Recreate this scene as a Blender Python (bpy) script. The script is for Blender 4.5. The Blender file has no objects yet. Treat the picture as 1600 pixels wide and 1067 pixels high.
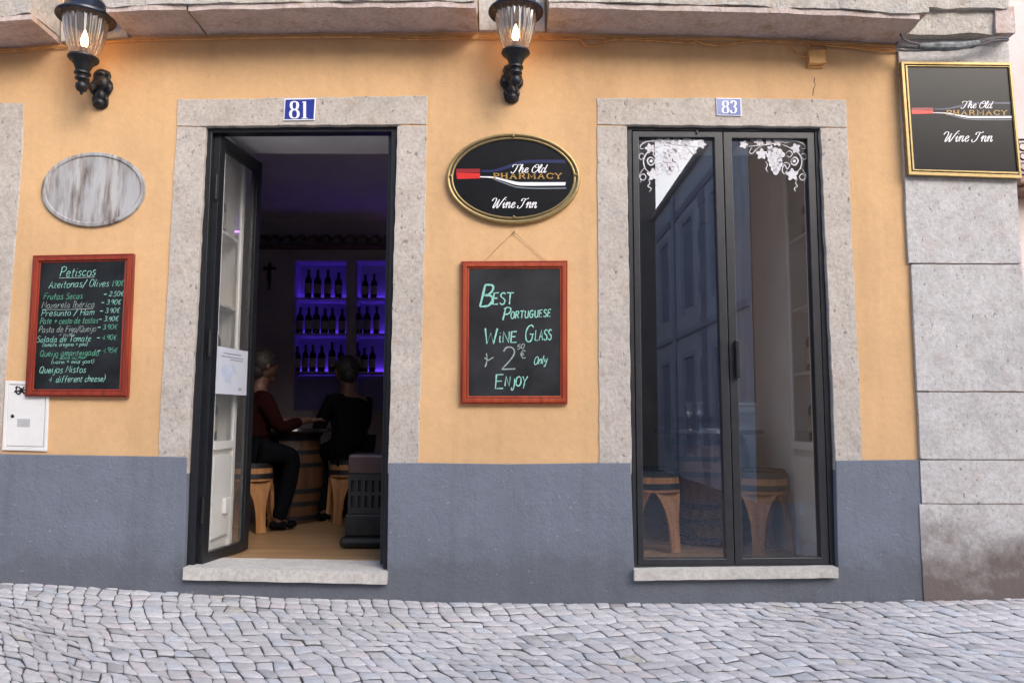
import bpy, bmesh, math, random
from mathutils import Vector, Matrix, noise
random.seed(7)
R = math.radians
scene = bpy.context.scene
COL = scene.collection

# ------------------------------------------------------------------ camera
FPX, CX, CY, DIST, EYE = 1220.0, 800.0, 533.5, 4.47, 1.03
PITCH, ROLL = math.atan(0.100), R(0.25)
cam_d = bpy.data.cameras.new('camera'); cam = bpy.data.objects.new('camera', cam_d); COL.objects.link(cam)
cam_d.sensor_width = 36; cam_d.lens = 36 * FPX / 1600; cam_d.clip_end = 500
CAMROT = Matrix.Rotation(R(90) + PITCH, 3, 'X') @ Matrix.Rotation(ROLL, 3, 'Z')
CAMPOS = Vector((0, -DIST, EYE))
cam.matrix_world = Matrix.Translation(CAMPOS) @ CAMROT.to_4x4()
scene.camera = cam

def P(px, py, Y=0.0):
    d = CAMROT @ Vector(((px - CX) / FPX, -(py - CY) / FPX, -1))
    t = (Y + DIST) / d.y
    return CAMPOS + d * t
def PZ(px, py, z):
    d = CAMROT @ Vector(((px - CX) / FPX, -(py - CY) / FPX, -1))
    return CAMPOS + d * ((z - EYE) / d.z)

# ------------------------------------------------------------------ materials
def nd(nt, t, **kw):
    n = nt.nodes.new(t)
    for k, v in kw.items(): setattr(n, k, v)
    return n
def base_mat(name):
    m = bpy.data.materials.new(name); m.use_nodes = True
    nt = m.node_tree; b = nt.nodes['Principled BSDF']
    return m, nt, b
def c4(c): return (c[0], c[1], c[2], 1)
def ramp(nt, src, stops):
    r = nd(nt, 'ShaderNodeValToRGB'); e = r.color_ramp.elements
    while len(e) < len(stops): e.new(0.5)
    for i, (p, c) in enumerate(stops):
        e[i].position = p; e[i].color = c4(c) if len(c) == 3 else c
    nt.links.new(src, r.inputs[0]); return r.outputs[0]
def mixc(nt, f, a, b, mode='MIX'):
    m = nd(nt, 'ShaderNodeMix', data_type='RGBA', blend_type=mode)
    for s, v in ((m.inputs[0], f), (m.inputs[6], a), (m.inputs[7], b)):
        if isinstance(v, (int, float)): s.default_value = v
        elif isinstance(v, tuple): s.default_value = c4(v)
        else: nt.links.new(v, s)
    return m.outputs[2]
def tex(nt, kind, scale, detail=4, rough=0.6, stretch=None, seed=0.0):
    tc = nd(nt, 'ShaderNodeTexCoord'); mp = nd(nt, 'ShaderNodeMapping')
    nt.links.new(tc.outputs['Object'], mp.inputs[0])
    if stretch: mp.inputs['Scale'].default_value = stretch
    mp.inputs['Location'].default_value = (seed, seed * .7, seed * 1.3)
    if kind == 'noise':
        n = nd(nt, 'ShaderNodeTexNoise'); n.inputs['Scale'].default_value = scale
        n.inputs['Detail'].default_value = detail; n.inputs['Roughness'].default_value = rough
        nt.links.new(mp.outputs[0], n.inputs['Vector']); return n.outputs[0]
    n = nd(nt, 'ShaderNodeTexVoronoi'); n.inputs['Scale'].default_value = scale
    nt.links.new(mp.outputs[0], n.inputs['Vector']); return n.outputs[0]
def bump(nt, b, h, strength, dist=0.01, prev=None):
    n = nd(nt, 'ShaderNodeBump'); n.inputs['Strength'].default_value = strength; n.inputs['Distance'].default_value = dist
    nt.links.new(h, n.inputs['Height'])
    if prev is not None: nt.links.new(prev, n.inputs['Normal'])
    nt.links.new(n.outputs[0], b.inputs['Normal']); return n.outputs[0]
def simple(name, col, rough=0.6, metal=0, var=0.12, scale=12, bs=0.0, bscale=80, spec=0.5, coat=0):
    m, nt, b = base_mat(name)
    n = tex(nt, 'noise', scale)
    lo = tuple(c * (1 - var) for c in col); hi = tuple(min(1, c * (1 + var)) for c in col)
    nt.links.new(ramp(nt, n, [(0.3, lo), (0.7, hi)]), b.inputs['Base Color'])
    b.inputs['Roughness'].default_value = rough; b.inputs['Metallic'].default_value = metal
    b.inputs['Specular IOR Level'].default_value = spec; b.inputs['Coat Weight'].default_value = coat
    if bs: bump(nt, b, tex(nt, 'noise', bscale, 3), bs, 0.004)
    return m
def emit(name, col, s):
    m = bpy.data.materials.new(name); m.use_nodes = True; nt = m.node_tree; nt.nodes.clear()
    e = nd(nt, 'ShaderNodeEmission'); e.inputs[0].default_value = c4(col); e.inputs[1].default_value = s
    o = nd(nt, 'ShaderNodeOutputMaterial'); nt.links.new(e.outputs[0], o.inputs[0]); return m
def glass(name, tint=(1, 1, 1), f0=0.05, rough=0.0, haze=0.0):
    m = bpy.data.materials.new(name); m.use_nodes = True; nt = m.node_tree; nt.nodes.clear()
    t = nd(nt, 'ShaderNodeBsdfTransparent'); t.inputs[0].default_value = c4(tint)
    g = nd(nt, 'ShaderNodeBsdfGlossy'); g.inputs['Roughness'].default_value = rough
    lw = nd(nt, 'ShaderNodeLayerWeight'); lw.inputs[0].default_value = 0.5
    pw = nd(nt, 'ShaderNodeMath', operation='POWER'); pw.inputs[1].default_value = 4
    nt.links.new(lw.outputs['Facing'], pw.inputs[0])
    ma = nd(nt, 'ShaderNodeMath', operation='MULTIPLY_ADD', use_clamp=True); ma.inputs[1].default_value = 0.9; ma.inputs[2].default_value = f0
    nt.links.new(pw.outputs[0], ma.inputs[0])
    mx = nd(nt, 'ShaderNodeMixShader'); nt.links.new(ma.outputs[0], mx.inputs[0])
    nt.links.new(t.outputs[0], mx.inputs[1]); nt.links.new(g.outputs[0], mx.inputs[2])
    out = mx
    if haze:
        d = nd(nt, 'ShaderNodeBsdfDiffuse'); d.inputs[0].default_value = (.8, .8, .8, 1)
        m2 = nd(nt, 'ShaderNodeMixShader'); m2.inputs[0].default_value = haze
        nt.links.new(mx.outputs[0], m2.inputs[1]); nt.links.new(d.outputs[0], m2.inputs[2]); out = m2
    o = nd(nt, 'ShaderNodeOutputMaterial'); nt.links.new(out.outputs[0], o.inputs[0]); return m

def plaster(name, col, spots=None, b1=0.35, b2=0.3, streak=0.0, dirt=0.0):
    m, nt, b = base_mat(name)
    n1 = tex(nt, 'noise', 1.6, 6, .6); n2 = tex(nt, 'noise', 22, 5, .7, seed=3)
    c = ramp(nt, n1, [(0.3, tuple(x * .9 for x in col)), (0.68, tuple(min(1, x * 1.07) for x in col))])
    c = mixc(nt, 0.5, c, ramp(nt, n2, [(0.3, (.82, .82, .82)), (0.7, (1.0, 1.0, 1.0))]), 'MULTIPLY')
    if spots:
        v = tex(nt, 'noise', 55, 2, .5, seed=9)
        c = mixc(nt, ramp(nt, v, [(0.70, (0, 0, 0)), (0.76, (1, 1, 1))]), c, spots)
    if streak:
        s = tex(nt, 'noise', 3.5, 5, .65, stretch=(1.6, 1, .18), seed=5)
        c = mixc(nt, ramp(nt, s, [(0.48, (0, 0, 0)), (0.75, (streak,) * 3)]), c, tuple(x * .55 for x in col))
    if dirt:
        tc = nd(nt, 'ShaderNodeTexCoord'); sx = nd(nt, 'ShaderNodeSeparateXYZ'); nt.links.new(tc.outputs['Object'], sx.inputs[0])
        nn = tex(nt, 'noise', 6, 6, .7, seed=14); ad = nd(nt, 'ShaderNodeMath', operation='MULTIPLY_ADD'); ad.inputs[1].default_value = -.42
        nt.links.new(nn, ad.inputs[0]); nt.links.new(sx.outputs[2], ad.inputs[2])
        c = mixc(nt, ramp(nt, ad.outputs[0], [(0.0, (dirt,) * 3), (0.07, (dirt * .4,) * 3), (.2, (0, 0, 0))]), c, (.075, .07, .06))
        ch = tex(nt, 'noise', 16, 5, .75, seed=19)
        c = mixc(nt, ramp(nt, ch, [(0.66, (0, 0, 0)), (0.70, (.35, .35, .35))]), c, tuple(x * 1.5 for x in col))
    nt.links.new(c, b.inputs['Base Color']); b.inputs['Roughness'].default_value = .85
    b.inputs['Specular IOR Level'].default_value = .25
    p = bump(nt, b, tex(nt, 'noise', 7, 4, .6, seed=2), b1, 0.02)
    bump(nt, b, tex(nt, 'noise', 60, 5, .7, seed=4), b2, 0.006, p)
    return m
def limestone(name, col, warm=(.42, .33, .27), pit=.6, dirty=0.0, amount=.75, seed=0, bs=.5):
    m, nt, b = base_mat(name)
    n1 = tex(nt, 'noise', 5, 8, .68, seed=seed); n2 = tex(nt, 'noise', 45, 6, .75, seed=seed + 2)
    c = ramp(nt, n1, [(0.25, tuple(x * .8 for x in col)), (0.5, col), (0.75, tuple(min(1, x * 1.15) for x in col))])
    c = mixc(nt, ramp(nt, tex(nt, 'noise', 9, 6, .7, seed=seed + 5), [(0.5, (0, 0, 0)), (0.72, (amount,) * 3)]), c, warm)
    c = mixc(nt, .7, c, ramp(nt, n2, [(0.32, (.62, .6, .58)), (0.6, (1, 1, 1))]), 'MULTIPLY')
    pv = tex(nt, 'noise', 38, 3, .6, stretch=(1, 1, .6), seed=seed + 8)
    pm = ramp(nt, pv, [(0.30, (pit,) * 3), (0.37, (0, 0, 0))])
    c = mixc(nt, pm, c, (.12, .09, .08))
    if dirty:
        tc = nd(nt, 'ShaderNodeTexCoord'); sx = nd(nt, 'ShaderNodeSeparateXYZ'); nt.links.new(tc.outputs['Object'], sx.inputs[0])
        nn = tex(nt, 'noise', 4, 5, .6, seed=seed + 12)
        ad = nd(nt, 'ShaderNodeMath', operation='MULTIPLY_ADD'); ad.inputs[1].default_value = 0.9; nt.links.new(nn, ad.inputs[0]); nt.links.new(sx.outputs[2], ad.inputs[2])
        c = mixc(nt, ramp(nt, ad.outputs[0], [(0.66, (dirty,) * 3), (1.12, (0, 0, 0))]), c, (.16, .13, .12))
    nt.links.new(c, b.inputs['Base Color']); b.inputs['Roughness'].default_value = .88
    b.inputs['Specular IOR Level'].default_value = .25
    p = bump(nt, b, n1, bs, 0.02, None)
    p = bump(nt, b, n2, bs, 0.008, p)
    bump(nt, b, pv, bs * .6, 0.01, p)
    return m
def wood(name, col, dark, rough=.4, axis='Z', scale=14, coat=0.0):
    m, nt, b = base_mat(name)
    st = {'Z': (1, 1, .06), 'X': (.06, 1, 1), 'Y': (1, .06, 1)}[axis]
    n = tex(nt, 'noise', scale * 3, 6, .6, stretch=st)
    c = ramp(nt, n, [(0.3, dark), (0.68, col)])
    c = mixc(nt, .5, c, ramp(nt, tex(nt, 'noise', 4, 3), [(0.3, (.75, .75, .75)), (0.7, (1, 1, 1))]), 'MULTIPLY')
    nt.links.new(c, b.inputs['Base Color']); b.inputs['Roughness'].default_value = rough
    b.inputs['Coat Weight'].default_value = coat
    bump(nt, b, n, .25, .003); return m

M = {}
M['orange'] = plaster('ochre_plaster', (.68, .422, .215), streak=.3, b1=.25, b2=.22)
M['grey'] = plaster('blue_grey_plaster', (.178, .195, .238), spots=(.30, .32, .36), b1=.5, b2=.8, streak=.45, dirt=.36)
M['jamb'] = limestone('surround_stone', (.53, .475, .425), warm=(.43, .345, .28), seed=1, amount=.7, pit=.7)
M['pilaster'] = limestone('pilaster_stone', (.565, .545, .535), warm=(.44, .36, .33), seed=5, dirty=1.0, amount=.6, pit=.7)
M['cornice'] = limestone('cornice_stone', (.55, .51, .46), warm=(.38, .26, .17), seed=11, bs=1.0)
M['soffit'] = limestone('soffit_stone', (.62, .51, .47), warm=(.42, .28, .17), seed=21, pit=.25, bs=.9, amount=.85)
M['console'] = limestone('console_stone', (.55, .51, .47), warm=(.45, .36, .29), seed=31, amount=.4)
M['sill'] = limestone('sill_stone', (.60, .565, .52), warm=(.5, .44, .38), seed=41, pit=.25, amount=.4, bs=.25)
M['black'] = simple('black_paint', (.012, .013, .016), .38, 0, .2, 20, .15, 120)
M['frame_grey'] = simple('charcoal_paint', (.028, .028, .031), .36, 0, .2, 20, .15, 120)
M['iron'] = simple('black_iron', (.012, .012, .014), .42, .2, .3, 40, .5, 90)
M['lampcap'] = simple('dark_enamel', (.016, .022, .038), .22, .3, .3, 20, .1, 60)
M['gold'] = simple('brass_gold', (.33, .245, .115), .5, .8, .15, 30, .1, 90)
M['signface'] = simple('gloss_black', (.009, .0095, .011), .3, 0, .2, 6, .02, 30, spec=.22)
M['slate'] = simple('chalkboard_slate', (.012, .014, .016), .5, 0, .8, 5, .05, 80, spec=.3)
M['slate2'] = simple('chalkboard_worn', (.018, .019, .021), .5, 0, .7, 4, .05, 80, spec=.3)
M['redwood'] = wood('red_stained_wood', (.34, .045, .016), (.16, .018, .010), .38, 'Z', 12, .2)
M['redwood2'] = wood('orange_red_wood', (.46, .075, .022), (.25, .030, .012), .38, 'Z', 12, .2)
M['chalk'] = simple('mint_chalk', (.28, .58, .49), .9, 0, .3, 160)
M['chalk2'] = simple('green_chalk', (.12, .40, .26), .9, 0, .45, 200)
M['chalk3'] = simple('dim_chalk', (.30, .36, .33), .9, 0, .35, 160)
M['whitepaint'] = simple('white_lettering', (.82, .80, .80), .5)
M['goldpaint'] = simple('ochre_lettering', (.42, .24, .05), .4)
M['redpaint'] = simple('red_printing', (.58, .02, .015), .35)
M['darkredpaint'] = simple('deep_red_printing', (.26, .012, .012), .35)
M['greypaint'] = simple('grey_printing', (.23, .26, .30), .4)
M['bluepaint'] = simple('navy_printing', (.016, .022, .085), .3)
M['plateblue'] = simple('blue_enamel', (.020, .035, .26), .2, coat=.5)
M['plateblue2'] = simple('faded_blue_enamel', (.13, .17, .42), .2, coat=.5)
M['platewhite'] = simple('white_enamel', (.78, .79, .84), .25)
M['cabinet'] = simple('cream_metal', (.72, .70, .68), .5, 0, .06, 5)
M['ink'] = simple('black_ink', (.012, .012, .015), .5)
M['wire'] = simple('painted_cable', (.60, .30, .10), .6, 0, .25, 30)
M['greywire'] = simple('grey_cable', (.13, .12, .12), .6)
M['boxorange'] = simple('painted_plastic_box', (.66, .36, .13), .55)
M['mould'] = simple('mouldy_cloth', (.20, .21, .21), .9, 0, .6, 30, .6, 60)
M['string'] = simple('jute_string', (.35, .22, .11), .9)
M['glass'] = glass('window_glass', f0=.15, haze=.0)
M['leafglass'] = glass('door_glass', f0=.05, haze=.03)
M['lampglass'] = glass('ribbed_lamp_glass', (.80, .72, .66), f0=.22, rough=.06, haze=.04)
M['drinkglass'] = glass('drinking_glass', f0=.12)
M['frost'] = simple('frosted_film', (.62, .60, .62), .8)
M['bulb'] = emit('bulb_glow', (1.0, .64, .30), 30)
M['socket'] = simple('brass_socket', (.25, .17, .08), .4, .7)
M['paper'] = simple('white_paper', (.52, .54, .62), .8, 0, .03)
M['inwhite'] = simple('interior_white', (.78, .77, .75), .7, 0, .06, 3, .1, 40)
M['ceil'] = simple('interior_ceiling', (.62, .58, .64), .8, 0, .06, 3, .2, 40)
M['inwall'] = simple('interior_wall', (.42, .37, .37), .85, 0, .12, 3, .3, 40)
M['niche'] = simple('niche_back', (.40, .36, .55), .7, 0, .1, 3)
M['led'] = emit('blue_led', (.18, .06, 1.0), 3.6)
M['floor'] = wood('tan_floor', (.44, .27, .14), (.31, .18, .085), .4, 'X', 3)
M['barrelwood'] = wood('oak_staves', (.15, .065, .03), (.06, .026, .013), .45, 'Z', 9)
M['stoolwood'] = wood('light_oak', (.50, .25, .10), (.28, .12, .05), .4, 'Z', 9)
M['hoop'] = simple('iron_hoop', (.04, .04, .045), .45, .7)
M['tabletop'] = simple('dark_table_top', (.05, .045, .05), .25, 0, .3, 6, coat=.3)
M['bottle'] = simple('dark_bottle_glass', (.006, .010, .006), .12)
M['label'] = simple('bottle_label', (.38, .35, .26), .7)
M['yellow'] = simple('yellow_packet', (.75, .40, .03), .5)
M['rooftile'] = simple('clay_tile', (.17, .085, .06), .8, 0, .3, 20, .3, 50)
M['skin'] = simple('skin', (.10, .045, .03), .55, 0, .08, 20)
M['hair'] = simple('dark_hair', (.015, .010, .008), .6, 0, .3, 90, .6, 150)
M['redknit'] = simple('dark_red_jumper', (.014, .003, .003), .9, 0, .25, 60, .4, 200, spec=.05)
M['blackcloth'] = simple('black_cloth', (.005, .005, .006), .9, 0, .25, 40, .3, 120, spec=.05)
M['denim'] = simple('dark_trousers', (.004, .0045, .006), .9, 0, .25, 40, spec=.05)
M['farwall'] = plaster('pale_pink_plaster', (.52, .45, .44), b1=.2, b2=.2)
M['brownstone'] = simple('brown_stone', (.20, .12, .10), .8, 0, .2)
M['bluewall'] = plaster('blue_grey_render', (.78, .80, .87), b1=.2, b2=.2)
M['darkwall'] = plaster('dark_render', (.24, .22, .19), b1=.2, b2=.2)
M['ochrewall'] = plaster('brown_ochre_render', (.42, .28, .18), b1=.2, b2=.2)
M['shutter'] = simple('slate_shutter', (.52, .55, .66), .6)
M['shutter2'] = simple('blue_shutter', (.42, .44, .56), .6)
M['winglass'] = simple('dark_window', (.03, .035, .045), .08)
M['roof'] = simple('roof_clay', (.35, .14, .07), .8, 0, .2, 10)
M['stove'] = simple('grey_cast_iron', (.018, .018, .018), .55, .4, .3, 20)
M['stovetop'] = simple('stove_enamel', (.06, .03, .028), .4)
M['moss'] = simple('moss', (.06, .08, .02), .95, 0, .4, 60)

# ------------------------------------------------------------------ mesh builder
class MB:
    def __init__(s): s.v = []; s.f = []; s.smooth = False; s.cols = None
    def add(s, vs, fs):
        o = len(s.v); s.v += [Vector(v) for v in vs]; s.f += [tuple(i + o for i in f) for f in fs]; return s
    def box(s, x0, x1, y0, y1, z0, z1):
        vs = [(x, y, z) for x in (x0, x1) for y in (y0, y1) for z in (z0, z1)]
        return s.add(vs, [(0, 1, 3, 2), (4, 6, 7, 5), (0, 4, 5, 1), (2, 3, 7, 6), (0, 2, 6, 4), (1, 5, 7, 3)])
    def hexa(s, a, b):   # two quads (lists of 4 points) joined into a solid
        return s.add(list(a) + list(b), [(3, 2, 1, 0), (4, 5, 6, 7), (0, 1, 5, 4), (1, 2, 6, 5), (2, 3, 7, 6), (3, 0, 4, 7)])
    def prism(s, outer, y0, y1, holes=()):   # outer: list of (x,z)
        bm = bmesh.new(); loops = [outer] + list(holes); es = []; rings = []
        for lp in loops:
            vs = [bm.verts.new((p[0], 0, p[1])) for p in lp]; rings.append(vs)
            for i in range(len(vs)): es.append(bm.edges.new((vs[i], vs[(i + 1) % len(vs)])))
        bmesh.ops.triangle_fill(bm, use_beauty=True, use_dissolve=False, edges=es)
        bm.verts.index_update(); bm.faces.ensure_lookup_table()
        n = len(bm.verts); vv = [v.co.copy() for v in bm.verts]
        vs = [(v.x, y0, v.z) for v in vv] + [(v.x, y1, v.z) for v in vv]; fs = []
        for f in bm.faces:
            f.normal_update(); ix = [v.index for v in f.verts]
            if f.normal.y > 0: ix.reverse()
            if y0 > y1: ix.reverse()
            fs.append(tuple(ix)); fs.append(tuple(i + n for i in reversed(ix)))
        for r in rings:
            ids = [v.index for v in r]
            for i in range(len(ids)):
                a, b2 = ids[i], ids[(i + 1) % len(ids)]; fs.append((a, b2, b2 + n, a + n))
        bm.free(); return s.add(vs, fs)
    def ppx(s, outer, Y0, Y1, holes=()):
        f = lambda L: [(P(x, y, Y0).x, P(x, y, Y0).z) for x, y in L]
        return s.prism(f(outer), Y0, Y1, [f(h) for h in holes])
    def tube(s, pts, r, n=8, cap=True):
        pts = [Vector(p) for p in pts]; k = len(pts); rr = r if isinstance(r, (list, tuple)) else [r] * k
        rings = []; up = Vector((0, 0, 1))
        for i, p in enumerate(pts):
            t = (pts[min(i + 1, k - 1)] - pts[max(i - 1, 0)]).normalized()
            u = t.cross(up)
            if u.length < .05: u = t.cross(Vector((1, 0, 0)))
            u.normalize(); w = t.cross(u)
            rings.append([p + (u * math.cos(2 * math.pi * j / n) + w * math.sin(2 * math.pi * j / n)) * rr[i] for j in range(n)])
        fs = []
        for i in range(k - 1):
            for j in range(n): fs.append((i * n + j, i * n + (j + 1) % n, (i + 1) * n + (j + 1) % n, (i + 1) * n + j))
        if cap: fs += [tuple(range(n))[::-1], tuple(range((k - 1) * n, k * n))]
        return s.add([v for r_ in rings for v in r_], fs)
    def lathe(s, prof, c, n=24, rib=0, ribd=0.0, closed=False, sy=1.0):
        vs = []
        for r, z in prof:
            for j in range(n):
                a = 2 * math.pi * j / n; q = r * (1 + (ribd * math.cos(rib * a) if rib else 0))
                vs.append((c[0] + q * math.cos(a), c[1] + q * sy * math.sin(a), c[2] + z))
        fs = []; k = len(prof)
        for i in range(k if closed else k - 1):
            for j in range(n):
                a = i * n + j; b = i * n + (j + 1) % n; i2 = (i + 1) % k
                fs.append((a, b, i2 * n + (j + 1) % n, i2 * n + j))
        if not closed: fs += [tuple(range(n))[::-1], tuple(range((k - 1) * n, k * n))]
        return s.add(vs, fs)
    def ring(s, cx, cz, rx, rz, prof, n=96):   # profile of (inward offset, y) swept round an ellipse
        vs = []; k = len(prof)
        for j in range(n):
            a = 2 * math.pi * j / n
            for d, y in prof: vs.append((cx + (rx - d) * math.cos(a), y, cz + (rz - d) * math.sin(a)))
        return s.add(vs, [(j * k + i, j * k + (i + 1) % k, ((j + 1) % n) * k + (i + 1) % k, ((j + 1) % n) * k + i) for j in range(n) for i in range(k)])
    def sphere(s, c, r, n=12, m=8, sc=(1, 1, 1)):
        vs = [(c[0], c[1], c[2] - r * sc[2])]
        for i in range(1, m):
            t = math.pi * i / m - math.pi / 2
            for j in range(n):
                a = 2 * math.pi * j / n
                vs.append((c[0] + r * sc[0] * math.cos(t) * math.cos(a), c[1] + r * sc[1] * math.cos(t) * math.sin(a), c[2] + r * sc[2] * math.sin(t)))
        vs.append((c[0], c[1], c[2] + r * sc[2])); fs = []
        for j in range(n): fs.append((0, 1 + (j + 1) % n, 1 + j)); fs.append((len(vs) - 1, 1 + (m - 2) * n + j, 1 + (m - 2) * n + (j + 1) % n))
        for i in range(m - 2):
            for j in range(n): fs.append((1 + i * n + j, 1 + i * n + (j + 1) % n, 1 + (i + 1) * n + (j + 1) % n, 1 + (i + 1) * n + j))
        return s.add(vs, fs)
    def grid(s, fn, nu, nv):
        vs = [fn(i / nu, j / nv) for i in range(nu + 1) for j in range(nv + 1)]
        return s.add(vs, [(i * (nv + 1) + j, (i + 1) * (nv + 1) + j, (i + 1) * (nv + 1) + j + 1, i * (nv + 1) + j + 1) for i in range(nu) for j in range(nv)])
    def build(s, name, mat, parent=None, smooth=False, bevel=0, loc=None, autosmooth=35):
        me = bpy.data.meshes.new(name)
        off = Vector((0, 0, 0))
        if parent is not None:
            q = parent
            while q is not None: off += q.location; q = q.parent
        elif loc is not None: off = Vector(loc)
        me.from_pydata([v - off for v in s.v], [], s.f)
        bm = bmesh.new(); bm.from_mesh(me); bmesh.ops.recalc_face_normals(bm, faces=bm.faces)
        bm.to_mesh(me); bm.free()
        me.materials.append(mat); o = bpy.data.objects.new(name, me); COL.objects.link(o)
        if parent is not None: o.parent = parent
        elif loc is not None: o.location = off
        if smooth:
            for p in me.polygons: p.use_smooth = True
            try: me.set_sharp_from_angle(angle=R(autosmooth))
            except Exception: pass
        if bevel:
            b = o.modifiers.new('bevel', 'BEVEL'); b.width = bevel; b.segments = 2; b.limit_method = 'ANGLE'; b.angle_limit = R(50)
        return o
def tag(o, label=None, cat=None, group=None, kind=None):
    if label: o['label'] = label
    if cat: o['category'] = cat
    if group: o['group'] = group
    if kind: o['kind'] = kind
    return o
def thing(name, loc, label, cat, group=None):
    o = bpy.data.objects.new(name, None); COL.objects.link(o); o.location = loc; o.empty_display_size = .1
    return tag(o, label, cat, group)
def kids(o): return [c for c in bpy.data.objects if c.parent == o]
def dup(o, loc=None, label=None, parent=None, rz=None):
    c = o.copy(); COL.objects.link(c); c.parent = parent
    if loc is not None: c.location = loc
    if rz is not None: c.rotation_euler = (0, 0, rz)
    if label: c['label'] = label
    for k in kids(o): dup(k, parent=c)
    return c
def rough_block(mb, x0, x1, y0, y1, zb, zt, amp=.012, sc=5.0, step=.05, seed=0, slope=0):
    """subdivided block; zb / zt functions of x; displaced by noise"""
    nx = max(2, int((x1 - x0) / step)); ny = max(2, int((y1 - y0) / step)); H = zt(x0) - zb(x0); nz = max(2, int(H / step))
    def d(v):
        q = v * sc + Vector((seed, seed, seed)); n = noise.noise_vector(q) + .5 * noise.noise_vector(q * 2.7)
        return v + n * amp
    X = lambda u: x0 + (x1 - x0) * u
    Yf = lambda u: y0 + (y1 - y0) * u
    mb.grid(lambda u, w: d(Vector((X(u), y0, zb(X(u)) + (zt(X(u)) - zb(X(u))) * w))), nx, nz)
    mb.grid(lambda u, w: d(Vector((X(u), Yf(w), zb(X(u)) + slope * w))), nx, ny)
    mb.grid(lambda u, w: d(Vector((X(u), Yf(w), zt(X(u))))), nx, ny)
    for xx in (x0, x1): mb.grid(lambda u, w, xx=xx: d(Vector((xx, Yf(u), zb(xx) + (zt(xx) - zb(xx)) * w))), ny, nz)
    return mb
def interp(pts):
    def f(x):
        if x <= pts[0][0]: return pts[0][1]
        for (a, b), (c, e) in zip(pts, pts[1:]):
            if x <= c: return b + (e - b) * (x - a) / (c - a)
        return pts[-1][1]
    return f

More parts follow.
